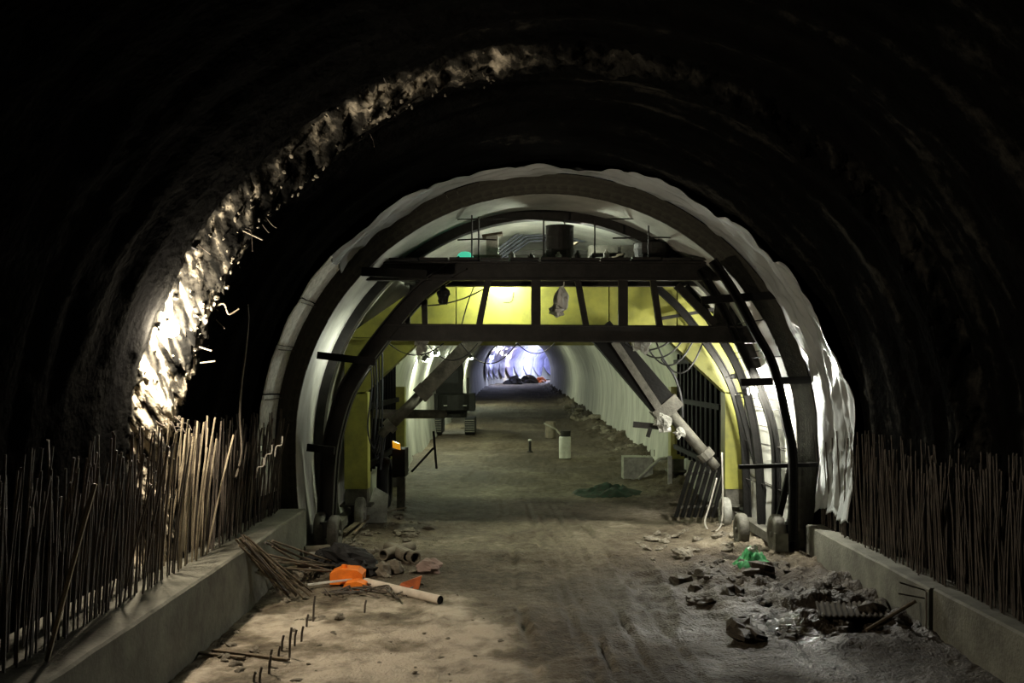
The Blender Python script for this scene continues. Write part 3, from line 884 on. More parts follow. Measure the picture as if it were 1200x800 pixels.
# ------------------------------------------------------------------ things on and about the gantry
def tub(name, p, r, h_, m, label, cat='drum', taper=1.0):
    mb = MB()
    mb.lathe([(0.001, 0.02), (r * taper, 0.0), (r * taper, 0.03), (r * (taper + 1) / 2 * 1.02, h_ * 0.33), (r * (taper + 1) / 2 * 1.02, h_ * 0.36), (r * (taper + 1) / 2, h_ * 0.38),
              (r * 1.02, h_ * 0.66), (r * 1.02, h_ * 0.69), (r, h_ * 0.71), (r, h_ * 0.97), (r * 1.04, h_), (r * 0.95, h_), (r * 0.93, h_ * 0.9), (0.001, h_ * 0.9)], p, 'z', 22)
    return tag(mb.build(name, m, None, smooth=False), label, cat)
tub('oil_drum', Vector((P(656, 300, 23).x, 23.0, 6.2)), 0.31, 0.86, M_STEEL, 'dark upright drum standing on the gantry deck')
tub('storage_tub', Vector((P(764, 300, 22.6).x, 22.6, 6.2)), 0.40, 0.42, M_STEEL, 'low dark tub on the gantry deck toward the lamp-lit ribs', 'tub', 0.86)
t = thing('green_dome_lamp', Vector((P(545, 300, 22.2).x, 22.2, 6.19)), 'small mint green glowing dome on the gantry deck', 'lamp')
MB().lathe([(0.19, 0.0), (0.19, 0.03), (0.185, 0.08), (0.15, 0.15), (0.09, 0.195), (0.001, 0.21)], t.location, 'z', 20).build('dome', mat('mint_dome', (0.1, 0.6, 0.42), (0.08, 0.5, 0.34), rough=0.4, emit=(0.10, 0.9, 0.55), estr=0.55), t, smooth=True)
MB().lathe([(0.001, -0.0), (0.23, 0.0), (0.23, 0.02), (0.001, 0.02)], t.location, 'z', 20).build('dome_rim', M_WHITE, t)
# crate, planks and pipes on deck
c = P(577, 300, 23.2)
t = thing('cabinet', (c.x, 23.2, 6.2), 'narrow pale upright box on the gantry deck beside the green dome', 'box')
MB().box((c.x, 23.2, 6.53), (0.27, 0.3, 0.66)).build('body', M_CLOTH, t)
MB().box((c.x, 23.2, 6.88), (0.46, 0.42, 0.05), Matrix.Rotation(-0.15, 3, 'Y')).build('lid', M_WOOD, t)
t = thing('control_box', (P(720, 300, 25).x, 25.2, 6.03), 'wide pale steel box behind the low tub on deck', 'box')
MB().box((t.location.x, 25.2, 6.62), (1.25, 0.5, 0.5)).build('body', M_STEEL2, t)
for sx in (-0.5, 0.5):
    MB().box((t.location.x + sx, 25.2, 6.2), (0.08, 0.4, 0.34)).build('leg', M_STEEL, t)
MB().box((t.location.x + 0.1, 24.93, 6.62), (0.05, 0.03, 0.42)).build('latch_strip', M_STEEL, t)
for k in range(5):
    Yp = 26.6 + 0.12 * k
    pts = [P(578 + 3 * k, 296 + 2 * k, Yp), P(612 + 2 * k, 270 + 3.2 * k, Yp), P(640, 268 + 3.3 * k, Yp), P(690, 269 + 3.3 * k, Yp), P(715, 274 + 3.2 * k, Yp), P(775 - 6 * k, 296 + k, Yp)]
    mb = MB().tube(pts, 0.032, 8)
    tag(mb.build('bent_pipe', M_BLUEPIPE, None, smooth=False), ('uppermost of five bent blue-grey pipes over the deck', 'second of five bent blue-grey pipes over the deck', 'middle of five bent blue-grey pipes over the deck', 'fourth of five bent blue-grey pipes over the deck', 'lowest of five bent blue-grey pipes over the deck')[k], 'pipe', 'bent pipes over the deck')
t = thing('pipe_rack', (P(680, 300, 27).x, 27.1, 6.03), 'dark rack carrying the bent pipes above the deck', 'rack')
for x_ in (596, 640, 700, 755):
    pp = P(x_, 290, 27.1); zt = {596: 7.05, 640: 7.55, 700: 7.55, 755: 7.1}[x_]
    MB().box((pp.x, 27.15, (6.03 + zt) / 2), (0.07, 0.07, zt - 6.03)).build('upright', M_STEEL, t)
MB().box((P(676, 290, 27).x, 27.2, 6.95), (3.7, 0.1, 0.12)).build('cross_bar', M_STEEL, t)
MB().box((P(676, 290, 27).x, 27.5, 6.55), (3.6, 0.06, 0.5)).build('back_sheet', M_STEEL, t)
for (a, b, lb) in ((P(652, 302, 23.6), P(676, 284, 23.9), 'pale plank propped at a slant beside the dark drum'), (P(712, 306, 22.9), P(728, 298, 23.3), 'short pale plank end lying before the wide box'), (P(540, 300, 22.6), P(588, 300, 22.6), 'thin board lying flat on deck before the pale upright box')):
    tag(MB().bar(a, b, 0.16, 0.04).build('plank', M_WOOD, None), lb, 'plank', 'planks on the deck')
t = thing('folding_table', (P(712, 306, 23.6).x, 23.6, 6.2), 'small dark table frame on the gantry deck near the low tub', 'table')
MB().box((t.location.x, 23.6, 6.48), (0.75, 0.5, 0.04)).build('table_top', M_STEEL, t)
for sx in (-0.33, 0.33):
    for sy in (-0.2, 0.2):
        MB().box((t.location.x + sx, 23.6 + sy, 6.33), (0.04, 0.04, 0.28)).build('leg', M_STEEL, t)
random.seed(11)
for k in range(9):
    x_ = 600 + k * 19 + random.uniform(-4, 4)
    c = P(x_, 306, 22.5 + 0.2 * (k % 3)); c.z = 6.21
    hh = random.uniform(0.12, 0.3)
    mb = MB().lathe([(0.001, 0), (0.06, 0), (0.07, hh * 0.7), (0.03, hh * 0.85), (0.03, hh), (0.001, hh)], c, 'z', 10)
    tag(mb.build('canister', M_STEEL2 if k % 3 else M_CLOTH, None), 'small canister standing in the row along the front edge of the gantry deck', 'canister', 'canisters on the deck edge')

def blob(name, p, sx, sy, sz, m, label, cat, seed=0, rough=0.35, n=14, group=None, parent=None):
    mb = MB(); rows = n // 2 + 1
    for i in range(rows + 1):
        th = math.pi * i / rows
        for j in range(n):
            ph = 2 * math.pi * j / n
            d = Vector((math.sin(th) * math.cos(ph), math.sin(th) * math.sin(ph), math.cos(th)))
            k = 1 + rough * noise.noise(d * 1.6 + Vector((seed * 3.7, 0, 0))) + 0.5 * rough * noise.noise(d * 4 + Vector((0, seed * 1.3, 0)))
            mb.v.append((p[0] + d.x * sx * k, p[1] + d.y * sy * k, p[2] + d.z * sz * k))
    mb.f = [(i * n + j, (i + 1) * n + j, (i + 1) * n + (j + 1) % n, i * n + (j + 1) % n) for i in range(rows) for j in range(n)]
    o = mb.build(name, m, parent, smooth=False)
    return tag(o, label, cat, group) if label else o
# cloth bag hung before the girder
t = thing('hanging_bag', P(656, 372, 22.3), 'crumpled white bag hung in front of the yellow girder', 'bag')
blob('bag_body', P(658, 351, 22.3), 0.15, 0.12, 0.26, M_WHITE, None, None, 3, 0.4, 22, parent=t)
blob('bag_bottom', P(653, 363, 22.25), 0.16, 0.11, 0.12, M_WHITE, None, None, 5, 0.7, 20, parent=t)
MB().tube([P(660, 342, 22.3), P(661, 330, 22.2)], 0.012, 6).build('string', M_PALECABLE, t)
t = thing('hanging_boot', P(518, 354, 22.3), 'dark rag hanging beside the left end of the yellow girder', 'rag')
blob('rag_body', P(519, 345, 22.3), 0.13, 0.09, 0.2, M_BLACK, None, None, 8, 0.6, 18, parent=t)
MB().tube([P(520, 336, 22.3), P(521, 328, 22.2)], 0.012, 6).build('string', M_CABLE, t)
tag(t, 'dark rag hanging beside the left end of the yellow girder', 'rag'); t.name = 'hanging_rag'
for (x_, y_, Y_, s_, sd, lb) in ((752, 403, 22.4, 0.16, 1, 'wad of white plastic stuck under the lower beam'), (776, 494, 24.0, 0.14, 2, 'torn white plastic wrapped round the large raking prop'), (796, 507, 24.0, 0.11, 4, 'white rag hanging off the jack below the raking prop'), (494, 404, 22.5, 0.14, 6, 'pale rag tied under the lower beam beside the glaring lamps')):
    blob('plastic_scrap', P(x_, y_, Y_), s_, s_ * 0.6, s_ * 1.1, M_CONC, lb, 'scrap', sd, 0.9, 18)

# leaning pale board, tyre and small machine with an orange reflector, left
lean = MB().prism([(0, 0), (0.52, 0.05), (0.48, 0.75), (0.12, 0.9), (-0.02, 0.3)], -0.03, 0.03)
o = lean.build('leaning_board', M_CONC, None); o.location = Vector((P(440, 580, 25.2).x, 25.2, floor_z(-3.3, 25.2))); o.rotation_euler = (-0.25, 0.12, 0.1)
tag(o, 'pale broken board leaning between the left yellow column and the black tyre', 'board')
cart = thing('site_cart', (-3.15, 27.6, 0), 'small dark wheeled cart with glowing orange reflector at the foot of the raking prop', 'cart')
mb = MB()
mb.lathe([(0.34, -0.13), (0.62, -0.14), (0.68, -0.08), (0.68, 0.08), (0.62, 0.14), (0.34, 0.13)], (-3.38, 27.2, 0.85), 'x', 26, closed=True); mb.build('tyre', M_BLACK, cart, smooth=True)
mb = MB(); mb.lathe([(0.001, -0.08), (0.35, -0.1), (0.35, 0.1), (0.001, 0.08)], (-3.38, 27.2, 0.85), 'x', 20); mb.build('wheel_rim', M_STEEL, cart)
MB().box((-3.02, 27.7, 1.35), (0.34, 0.9, 0.75)).build('body', M_STEEL, cart)
MB().box((-2.95, 27.25, 0.55), (0.2, 0.25, 0.9)).build('stand', M_STEEL2, cart)
MB().prism([(-3.16, 1.78), (-2.96, 1.72), (-2.97, 1.88), (-3.17, 1.96)], 27.12, 27.2).build('glowing_reflector', mat('orange_reflector_glow', (1.0, 0.45, 0.02), (1.0, 0.4, 0.02), rough=0.3, emit=(1.0, 0.42, 0.02), estr=0.55), cart)  # reflector, no lamp: its glow stands for the light it catches
MB().bar((-2.7, 27.6, 1.1), (-2.1, 27.4, 1.75), 0.05, 0.05).build('handle', M_STEEL, cart)
MB().bar((-2.1, 27.4, 2.2), (-2.02, 27.4, 1.2), 0.06, 0.05).build('upright', M_STEEL, cart)

# ------------------------------------------------------------------ excavator
exc = thing('excavator', (-3.2, 57, 0.4), 'dark excavator seen from behind against the lamps of the lined wall', 'excavator')
EX, EY = -3.2, 57.0
ez = 0.55
MB().box((EX, EY - 0.1, ez + 1.55), (2.3, 2.0, 0.95)).build('engine_house', M_EXC, exc)
MB().lathe([(0.001, -0.475), (0.9, -0.475), (1.0, -0.40), (1.0, 0.40), (0.9, 0.475), (0.001, 0.475)], (EX, EY - 0.6, ez + 1.55), 'z', 20).build('counterweight', M_EXC, exc)
MB().box((EX - 0.35, EY + 0.8, ez + 2.75), (1.5, 1.5, 1.5)).build('cab', M_EXC, exc)
MB().box((EX - 0.35, EY + 0.04, ez + 2.95), (1.1, 0.04, 0.7)).build('rear_window', M_BLACK, exc)
MB().lathe([(0.001, -0.2), (0.7, -0.2), (0.7, 0.2), (0.001, 0.2)], (EX, EY, ez + 0.9), 'z', 18).build('slew_ring', M_STEEL, exc)
for sx in (-0.9, 0.9):
    hw = 0.36
    poly = [(-1.6, 0.25), (-1.4, 0.0), (1.4, 0.0), (1.6, 0.25), (1.6, 0.6), (1.4, 0.85), (-1.4, 0.85), (-1.6, 0.6)]
    mb = MB(); n = len(poly)
    mb.v = [(EX + sx - hw / 1.4, EY + a, ez - 0.15 + b) for a, b in poly] + [(EX + sx + hw / 1.4, EY + a, ez - 0.15 + b) for a, b in poly]
    mb.f = [tuple(range(n)), tuple(range(n, 2 * n))] + [(i, (i + 1) % n, (i + 1) % n + n, i + n) for i in range(n)]
    tr = mb.build('track', M_BLACK, exc)
    for k in range(6):
        MB().box((EX + sx, EY - 1.62 + 0.02 * (k % 2), ez + 0.0 + 0.12 * k), (0.56, 0.06, 0.05)).build('track_shoe', M_STEEL2, tr)
MB().sweep([(EX + 0.1, EY + 0.9, ez + 1.9), (EX + 0.1, EY + 2.2, ez + 3.7), (EX + 0.1, EY + 4.6, ez + 3.0)], rect(0.5, 0.4), up=(1, 0, 0)).build('boom', M_EXC, exc)
MB().sweep([(EX + 0.1, EY + 4.5, ez + 3.2), (EX + 0.1, EY + 5.0, ez + 1.0)], rect(0.35, 0.3), up=(1, 0, 0)).build('stick', M_EXC, exc)
MB().tube([(EX + 0.75, EY - 0.2, ez + 2.0), (EX + 0.75, EY - 0.2, ez + 2.9)], 0.07, 8).build('exhaust', M_STEEL, exc)
for x_ in (-0.4, 0.65):
    MB().box((EX + x_, EY - 1.62, ez + 1.4), (0.2, 0.03, 0.04)).build('decal', M_CONC, exc)

# ------------------------------------------------------------------ drums and small things down the tunnel
g = on_floor(662, 537)
t = thing('white_drum', g, 'white plastic drum standing on the tunnel floor', 'drum')
MB().lathe([(0.001, 0.0), (0.24, 0.0), (0.245, 0.05), (0.245, 0.62), (0.25, 0.64), (0.25, 0.68), (0.245, 0.7), (0.245, 0.86), (0.22, 0.9), (0.001, 0.9)], g, 'z', 22).build('body', M_WHITE, t, smooth=False)
MB().lathe([(0.001, 0.0), (0.2, 0.0), (0.21, 0.22), (0.23, 0.24), (0.001, 0.24)], g + Vector((0.03, 0, 0.9)), 'z', 18).build('pail_on_top', M_STEEL, t)
MB().tube([g + Vector((-0.2, 0, 0.98)), g + Vector((-0.35, 0.1, 1.18)), g + Vector((-0.85, 0.4, 1.42))], 0.035, 8).build('pale_hose', M_PALECABLE, t)
g = on_floor(645, 513)
tub('steel_drum', g, 0.28, 0.85, M_PIPE, 'brown drum standing just behind the white drum')
g = on_floor(621, 530)
t = thing('bollard', g, 'short dark marker post with a glinting cap on the tunnel floor', 'post')
MB().lathe([(0.001, 0), (0.13, 0), (0.13, 0.04), (0.06, 0.06), (0.06, 0.5), (0.001, 0.5)], g, 'z', 12).build('post', M_STEEL, t)
MB().lathe([(0.08, 0.5), (0.08, 0.56), (0.001, 0.58)], g, 'z', 12).build('cap', M_WHITE, t)
g = on_floor(745, 562)
t = thing('concrete_block', g, 'grey concrete block by the lined wall beside the slanting pipe', 'block')
MB().box(g + Vector((0.1, 0.5, 0.36)), (1.0, 0.8, 0.8)).build('body', M_CONC, t)
for k in range(4):
    MB().tube([g + Vector((0.3 + 0.14 * k, 0.6, 0.75)), g + Vector((0.3 + 0.14 * k, 0.6, 0.98))], 0.015, 5).build('stub_bar', M_REBAR, t)
g1 = on_floor(748, 563)
tag(MB().tube([g1 + Vector((0, 0, 0.05)), g1 + Vector((0.75, 0.2, 0.72)), g1 + Vector((1.35, 0.3, 0.76))], 0.06, 10).build('slanting_pipe', M_CONC, None, smooth=True), 'pale pipe slanting against the grey concrete block', 'pipe')
g = on_floor(786, 568)
tag(MB().box(g + Vector((0, 0.2, 0.45)), (0.12, 0.12, 0.9)).build('short_post', M_CONC, None), 'short pale post by the lined wall next to the slanting pipe', 'post')
def heap(name, g, sx, sy, sz, m, label, cat, seed, nn=26):
    mb = MB()
    for i in range(nn + 1):
        for j in range(nn + 1):
            u = -1 + 2 * i / nn; v = -1 + 2 * j / nn
            r = math.sqrt(u * u + v * v)
            h_ = max(0, 1 - r ** 1.6) * (0.75 + 0.6 * fbm(u * 3 + seed, v * 3, seed)) + 0.22 * max(0, 1 - r) * noise.noise((u * 9, v * 9, seed))
            X = g[0] + u * sx; Y = g[1] + v * sy
            mb.v.append((X, Y, floor_z(X, Y) - 0.03 + sz * max(0, h_) if r < 1 else floor_z(X, Y) - 0.08))
    mb.f = [(i * (nn + 1) + j, (i + 1) * (nn + 1) + j, (i + 1) * (nn + 1) + j + 1, i * (nn + 1) + j + 1) for i in range(nn) for j in range(nn)]
    return tag(mb.build(name, m, None, smooth=True), label, cat)
g = on_floor(712, 578)
heap('dark_net_heap', g, 1.2, 1.2, 0.32, M_DKGREEN, 'low heap of dark green netting on the tunnel floor', 'netting', 2.0)
g = on_floor(882, 658)
heap('green_net_heap', g, 0.42, 0.5, 0.26, M_GREEN, 'small bright green bundle of netting beside the trolley wheels', 'netting', 5.0)
blob('plastic_scrap', g + Vector((-0.02, -0.1, 0.25)), 0.09, 0.07, 0.06, M_WHITE, 'white plastic wad lying on the green netting bundle', 'scrap', 9, 0.7, 12)

# ------------------------------------------------------------------ debris on the left foreground
random.seed(21)
p0 = on_floor(300, 655)
# bundles of thin sticks: each one is its own
for k in range(26):
    if k < 14:
        a = Vector((-4.32 + random.uniform(-.06, 0.12), 16.3 + random.uniform(-0.35, 0.35), 1.06 + random.uniform(0, 0.12)))
        b = Vector((-3.5 + random.uniform(-0.25, 0.2), 16.9 + random.uniform(-0.25, 0.35), 0))
    else:
        a = Vector((-4.12 + random.uniform(-.03, 0.12), 17.0 + random.uniform(-0.4, 0.5), 0.75 + random.uniform(-0.35, 0.2)))
        b = Vector((-3.25 + random.uniform(-0.4, 0.35), 19.0 + random.uniform(-0.4, 0.3), 0))
    b.z = floor_z(b.x, b.y) + 0.05 + random.uniform(0, 0.07)
    mid = (a + b) / 2 + Vector((0, 0, random.uniform(-0.06, 0.02)))
    o = MB().tube([a, mid, b], random.uniform(0.012, 0.024), 6).build('stick', random.choice((M_WOOD, M_REBAR, M_WOOD)), None)
    tag(o, 'thin brown stick in the bundle fanned out from the kerb to the floor' if k < 14 else 'thin stick in the flat sheaf running from the kerb toward the orange container', 'stick', 'fanned sticks leaning on the kerb' if k < 14 else 'flat sheaf of sticks')
# orange container in two pieces
g = on_floor(403, 689)
t = thing('orange_container', g, 'broken bright orange plastic container lying in the debris', 'container')
mb = MB(); n = 12
MB().prism([(g.x - 0.27, g.z + 0.03), (g.x + 0.28, g.z + 0.02), (g.x + 0.30, g.z + 0.2), (g.x + 0.2, g.z + 0.27), (g.x - 0.1, g.z + 0.29), (g.x - 0.27, g.z + 0.22)], g.y + 0.15, g.y + 0.62).build('shell', M_ORANGE, t)
MB().prism([(g.x - 0.02, g.z + 0.0), (g.x + 0.42, g.z - 0.01), (g.x + 0.40, g.z + 0.1), (g.x + 0.25, g.z + 0.15), (g.x + 0.05, g.z + 0.12)], g.y - 0.2, g.y + 0.12).build('lid_flap', M_ORANGE, t)
MB().lathe([(0.05, 0), (0.05, 0.07), (0.001, 0.07)], (g.x - 0.05, g.y + 0.35, g.z + 0.27), 'z', 12).build('neck', M_ORANGE, t)
a = on_floor(362, 689); b = on_floor(416, 683)
tag(MB().bar(a + Vector((0, -0.1, 0.07)), b + Vector((0, -0.35, 0.13)), 0.07, 0.025).build('white_lath', M_WHITE, None), 'pale ridged lath crossing in front of the orange container', 'lath')
a = on_floor(428, 688); b = on_floor(516, 708)
t = thing('white_pipe', a, 'dusty white plastic pipe lying beside the orange container', 'pipe')
d = (b - a).normalized()
MB().tube([a + Vector((0, 0, 0.09)), b + Vector((0, 0, 0.07))], 0.075, 14, caps=False).build('tube', M_PVC, t, smooth=True)
MB().tube([b + Vector((0, 0, 0.07)) - d * 0.02, b + Vector((0, 0, 0.07)) - d * 0.01], 0.07, 14).build('bore', M_BLACK, t)
g = on_floor(476, 691)
o = MB().add([(0, 0, 0), (0.36, 0.04, 0.0), (0.42, 0.02, 0.24), (0.22, 0.06, 0.17), (0.05, 0.12, 0.1), (0.0, 0.3, 0.02), (0.36, 0.32, 0.02), (0.4, 0.3, 0.2)],
             [(0, 1, 2, 3, 4), (0, 4, 5), (4, 3, 7, 5), (3, 2, 7), (1, 6, 7, 2), (0, 5, 6, 1), (5, 7, 6)]).build('plastic_shard', M_RED, None, base=False)
o.location = g + Vector((-0.15, 0, -0.01)); tag(o, 'faded orange plastic shard lying behind the white pipe', 'scrap')
# pipe ends
def pipe_piece(px, py, ln, r, ang, label, m=M_PIPE, tilt=0.0):
    g = on_floor(px, py); g.z = max(floor_z(g.x + math.sin(ang) * ln * u_, g.y + math.cos(ang) * ln * u_) for u_ in (0, .5, 1)) + r * 0.95
    t = thing('clay_pipe', g, label, 'pipe', 'loose pipe lengths')
    d = Vector((math.sin(ang), math.cos(ang), tilt)).normalized()
    R = frame(d)
    vs = []; n = 18
    for (rr, h_) in ((r, 0), (r, ln), (r * 0.8, ln), (r * 0.8, 0)):
        for k in range(n):
            vs.append(g + R @ Vector((rr * math.cos(2 * math.pi * k / n), h_, rr * math.sin(2 * math.pi * k / n))))
    fs = [(a * n + k, a * n + (k + 1) % n, ((a + 1) % 4) * n + (k + 1) % n, ((a + 1) % 4) * n + k) for a in range(4) for k in range(n)]
    MB().add(vs, fs).build('tube', m, t)
pipe_piece(478, 660, 1.2, 0.12, -0.45, 'pipe length with open end, middle of the three beside the dusty sack')
pipe_piece(487, 661, 1.1, 0.12, -0.5, 'pipe length with open end, nearest the dusty sack')
pipe_piece(449, 658, 1.1, 0.11, 0.45, 'pipe length pointing away from the dusty sack, beside the black heap')
pipe_piece(357, 655, 0.5, 0.12, 1.2, 'short pipe stub lying behind the sheaf of sticks, darker one')
pipe_piece(362, 662, 0.55, 0.12, 1.25, 'short pale pipe stub in front of the darker stub', M_CONC)
for k, (x_, y_, sx, sz, m, lb) in enumerate([(402, 668, 0.42, 0.26, M_BLACK, 'large crumpled black plastic heap behind the orange container'), (382, 664, 0.3, 0.2, M_BLACK, 'smaller crumpled black plastic heap nearer the pipe stubs'),
                                     (425, 672, 0.26, 0.18, M_BLACK, 'small black plastic lump between the black heap and the pipes')]):
    blob('black_plastic_heap', on_floor(x_, y_) + Vector((0, 0, sz * 0.6)), sx, 0.35, sz, m, lb, 'heap', k + 2, 0.8, 20)
blob('dusty_sack', on_floor(503, 671) + Vector((0, 0, 0.11)), 0.24, 0.2, 0.15, M_PINK, 'dusty pinkish sack lying alone beside the pipe ends', 'sack', 5, 0.4, 18)
for k, (x_, y_, s_, lb) in enumerate([(462, 672, 0.17, 'rounded muddy lump just before the middle pipe ends'), (448, 674, 0.15, 'rounded muddy lump nearest the black plastic')]):
    blob('mud_lump', on_floor(x_, y_) + Vector((0, 0, s_ * 0.6)), s_, s_, s_, M_PIPE, lb, 'lump', 14 + k, 0.4, 14)
# long planks and torn sheet by the wheels
for (a_, b_, w_, lb) in (((402, 632), (438, 606), 0.12, 'pale lath pointing from the trolley wheel toward the rubble'), ((414, 634), (432, 614), 0.06, 'thin lath beside the pale one near the trolley wheel'), ((440, 608), (474, 602), 0.14, 'flat pale board end lying on the rubble by the trolley')):
    a = on_floor(*a_); b = on_floor(*b_)
    tag(MB().bar(a + Vector((0, 0, 0.14)), b + Vector((0, 0, 0.16)), w_, 0.03).build('lath', M_WOOD, None), lb, 'lath')
blob('cement_bag', on_floor(428, 606) + Vector((0, 0, 0.12)), 0.3, 0.25, 0.15, M_CLOTH, 'torn pale cement bag on the rubble by the trolley', 'bag', 6, 0.6, 18)
a = on_floor(305, 671); b = on_floor(378, 676)
tag(MB().tube([a + Vector((0, 0, 0.1)), b + Vector((0, 0, 0.16))], 0.014, 6).build('thin_rod', M_PALECABLE, None), 'single pale rod lying across the fanned sticks', 'rod')
for (a_, b_, lb) in (((228, 768), (286, 774), 'short thin board on the dusty floor by the kerb base'), ((250, 766), (338, 776), 'long thin lath on the dusty floor by the kerb base')):
    a = on_floor(*a_); b = on_floor(*b_)
    tag(MB().bar(a + Vector((0, 0, 0.03)), b + Vector((0, 0, 0.03)), 0.07, 0.03).build('floor_lath', M_WOOD, None), lb, 'lath')
# wire tangle in the foreground debris
for k in range(9):
    g = on_floor(random.uniform(400, 470), random.uniform(692, 702))
    pts = [g + Vector((random.uniform(-.35, .35), random.uniform(-.3, .3), random.uniform(0.02, 0.12))) for _ in range(6)]
    tag(MB().tube(smooth_path(pts, 4), 0.014, 5).build('tie_wire', M_REBAR, None), 'rusty tie wire in the flat tangle before the orange container', 'wire', 'tie wire tangle')
# bars sticking up from the dusty floor: parts of the floor
for (x_, yb, yt) in ((304, 800, 782), (315, 790, 769), (326, 772, 757), (316, 782, 762), (339, 770, 735), (353, 752, 734), (345, 757, 738), (359, 735, 720), (367, 728, 698), (427, 718, 703), (297, 800, 788), (330, 763, 745)):
    g = on_floor(x_, yb)
    hgt = (yb - yt) * g.y / F
    MB().tube([g - Vector((0, 0, 0.05)), g + Vector((0.01, 0.0, hgt * 0.6)), g + Vector((0.03, 0, hgt))], 0.016, 6).build('rebar_stub', M_REBAR, floor)
# ------------------------------------------------------------------ right foreground
g = on_floor(1000, 722)
t = thing('corrugated_sheet', g, 'muddy corrugated sheet lying flat beside the right kerb', 'sheet')
mb = MB()
for j in range(9):
    for i in range(49):
        X = g.x - 0.55 + 1.1 * i / 48; Y = g.y - 0.4 + 1.0 * j / 8
        X2 = X + 0.25 * (Y - g.y)
        mb.v.append((X2, Y, floor_z(g.x, g.y) + 0.06 + 0.018 * math.sin(i / 48 * 2 * math.pi * 13)))
mb.f = [(r * 49 + i, r * 49 + i + 1, (r + 1) * 49 + i + 1, (r + 1) * 49 + i) for r in range(8) for i in range(48)]
o = mb.build('sheet', M_MUDSHEET, t, smooth=True)
md = o.modifiers.new('thick', 'SOLIDIFY'); md.thickness = 0.01
a = on_floor(1015, 742); b = P(1074, 704, 15.05)
tag(MB().tube([a + Vector((0, 0, 0.03)), Vector((5.93, 15.05, b.z))], 0.03, 7).build('leaning_stick', M_WOOD, None), 'stick leaning against the right kerb by its joint', 'stick')
# clods of mud and loose stones
clod_meshes = []
for k in range(8):
    mb = MB(); n = 10; rows = 5
    for i in range(rows + 1):
        th = math.pi * i / rows
        for j in range(n):
            ph = 2 * math.pi * j / n
            d = Vector((math.sin(th) * math.cos(ph), math.sin(th) * math.sin(ph), 0.65 * math.cos(th)))
            kk = 1 + 0.6 * noise.noise(d * 1.5 + Vector((k * 5.1, 0, 0))) + 0.4 * noise.noise(d * 4.2 + Vector((0, k * 2.2, 0)))
            mb.v.append(tuple(d * kk))
    mb.f = [(i * n + j, (i + 1) * n + j, (i + 1) * n + (j + 1) % n, i * n + (j + 1) % n) for i in range(rows) for j in range(n)]
    clod_meshes.append(mb)
clods = [m_.mesh('mud_clod', M_CLOD) for m_ in clod_meshes]
stones = [m_.mesh('rubble_stone', M_ROCK) for m_ in clod_meshes]
random.seed(5)
def scatter(n, fx, names, meshes, smin, smax, label, cat, group):
    for k in range(n):
        X, Y = fx()
        s_ = random.uniform(smin, smax) * (0.6 if random.random() < 0.6 else 1.0)
        o = inst(names, random.choice(meshes), None, (X, Y, floor_z(X, Y) + s_ * (0.02 if names == 'mud_clod' else 0.2)), (random.uniform(-.3, .3), random.uniform(-.3, .3), random.uniform(0, 6.28)), (s_ * random.uniform(0.8, 1.3), s_, s_ * random.uniform(0.6, 1.0)))
        tag(o, label, cat, group)
scatter(60, lambda: (random.uniform(3.0, 5.6), random.uniform(14.4, 20.4)), 'mud_clod', clods, 0.08, 0.24, 'wet dark mud clod in the churned ground beside the right kerb', 'clod', 'mud clods by the right kerb')
scatter(44, lambda: (random.uniform(2.7, 5.0), random.uniform(20.3, 24.2)), 'rubble_stone', stones, 0.06, 0.2, 'pale stone in the spoil under the yellow column', 'stone', 'stones under the yellow column')
scatter(60, lambda: (random.uniform(-4.0, -1.5), random.uniform(17.8, 26.5)), 'rubble_stone', stones, 0.05, 0.17, 'stone in the rubble beside the trolley wheels and rags', 'stone', 'stones in the rubble')
scatter(34, lambda: (random.uniform(-4.1, -2.6), random.uniform(12.6, 17.5)), 'rubble_stone', stones, 0.03, 0.09, 'small stone along the foot of the lamp-side kerb', 'stone', 'stones by the kerb foot')
scatter(34, lambda: (random.uniform(-2.8, 1.2), random.uniform(12.6, 17.5)), 'pebble', stones, 0.015, 0.05, 'small pebble scattered on the pale dusty floor', 'pebble', 'pebbles on the dusty floor')
scatter(40, lambda: (random.uniform(4.2, 5.3), random.uniform(33.5, 90)), 'rubble_stone', stones, 0.1, 0.35, 'stone in the spoil bank along the lined wall', 'stone', 'stones along the lined wall')

# ------------------------------------------------------------------ broken bits on the wall band, wires and shards: parts of the wall
random.seed(31)
shard_meshes = [m_.mesh('rock_shard', M_ROCK) for m_ in clod_meshes]
for k in range(150):
    s = -8.9 + 8.0 * random.random() ** 1.2
    Y = 15.15 + 0.22 * noise.noise((s * 0.9, 3.3, 0.0)) + random.gauss(0, 0.2)
    R, kk, j = R_near(Y, s)
    x, z = prof(R - 0.10, s)
    sz_ = random.uniform(0.010, 0.038)
    inst('rock_shard', random.choice(shard_meshes), wall_left if s < -5 else ceiling, (CX + x, Y, z), (random.uniform(0, 6), random.uniform(0, 6), random.uniform(0, 6)), (sz_, sz_ * random.uniform(.5, 1.4), sz_ * random.uniform(.4, 1)))
def wallwire(pts, r, m, par, nm='bent_wire'):
    MB().tube(smooth_path(pts, 5), r, 6).build(nm, m, par)
wallwire([P(160, 392, 14.4), P(140, 400, 14.2), P(110, 402, 13.9), P(70, 402, 13.5), P(40, 385, 13.2), P(10, 350, 13.0)], 0.012, M_CABLE, wall_left, 'lamp_cable')
wallwire([P(244, 325, 15.3), P(252, 331, 15.3), P(268, 337, 15.3)], 0.035, M_PIPE, wall_left, 'anchor_plate')
wallwire([P(250, 338, 15.3), P(252, 328, 15.3), P(262, 324, 15.3)], 0.025, M_PIPE, wall_left, 'anchor_plate')
wallwire([P(238, 352, 15.4), P(248, 360, 15.4), P(262, 356, 15.4), P(268, 368, 15.4), P(280, 362, 15.5)], 0.013, M_PIPE, wall_left)
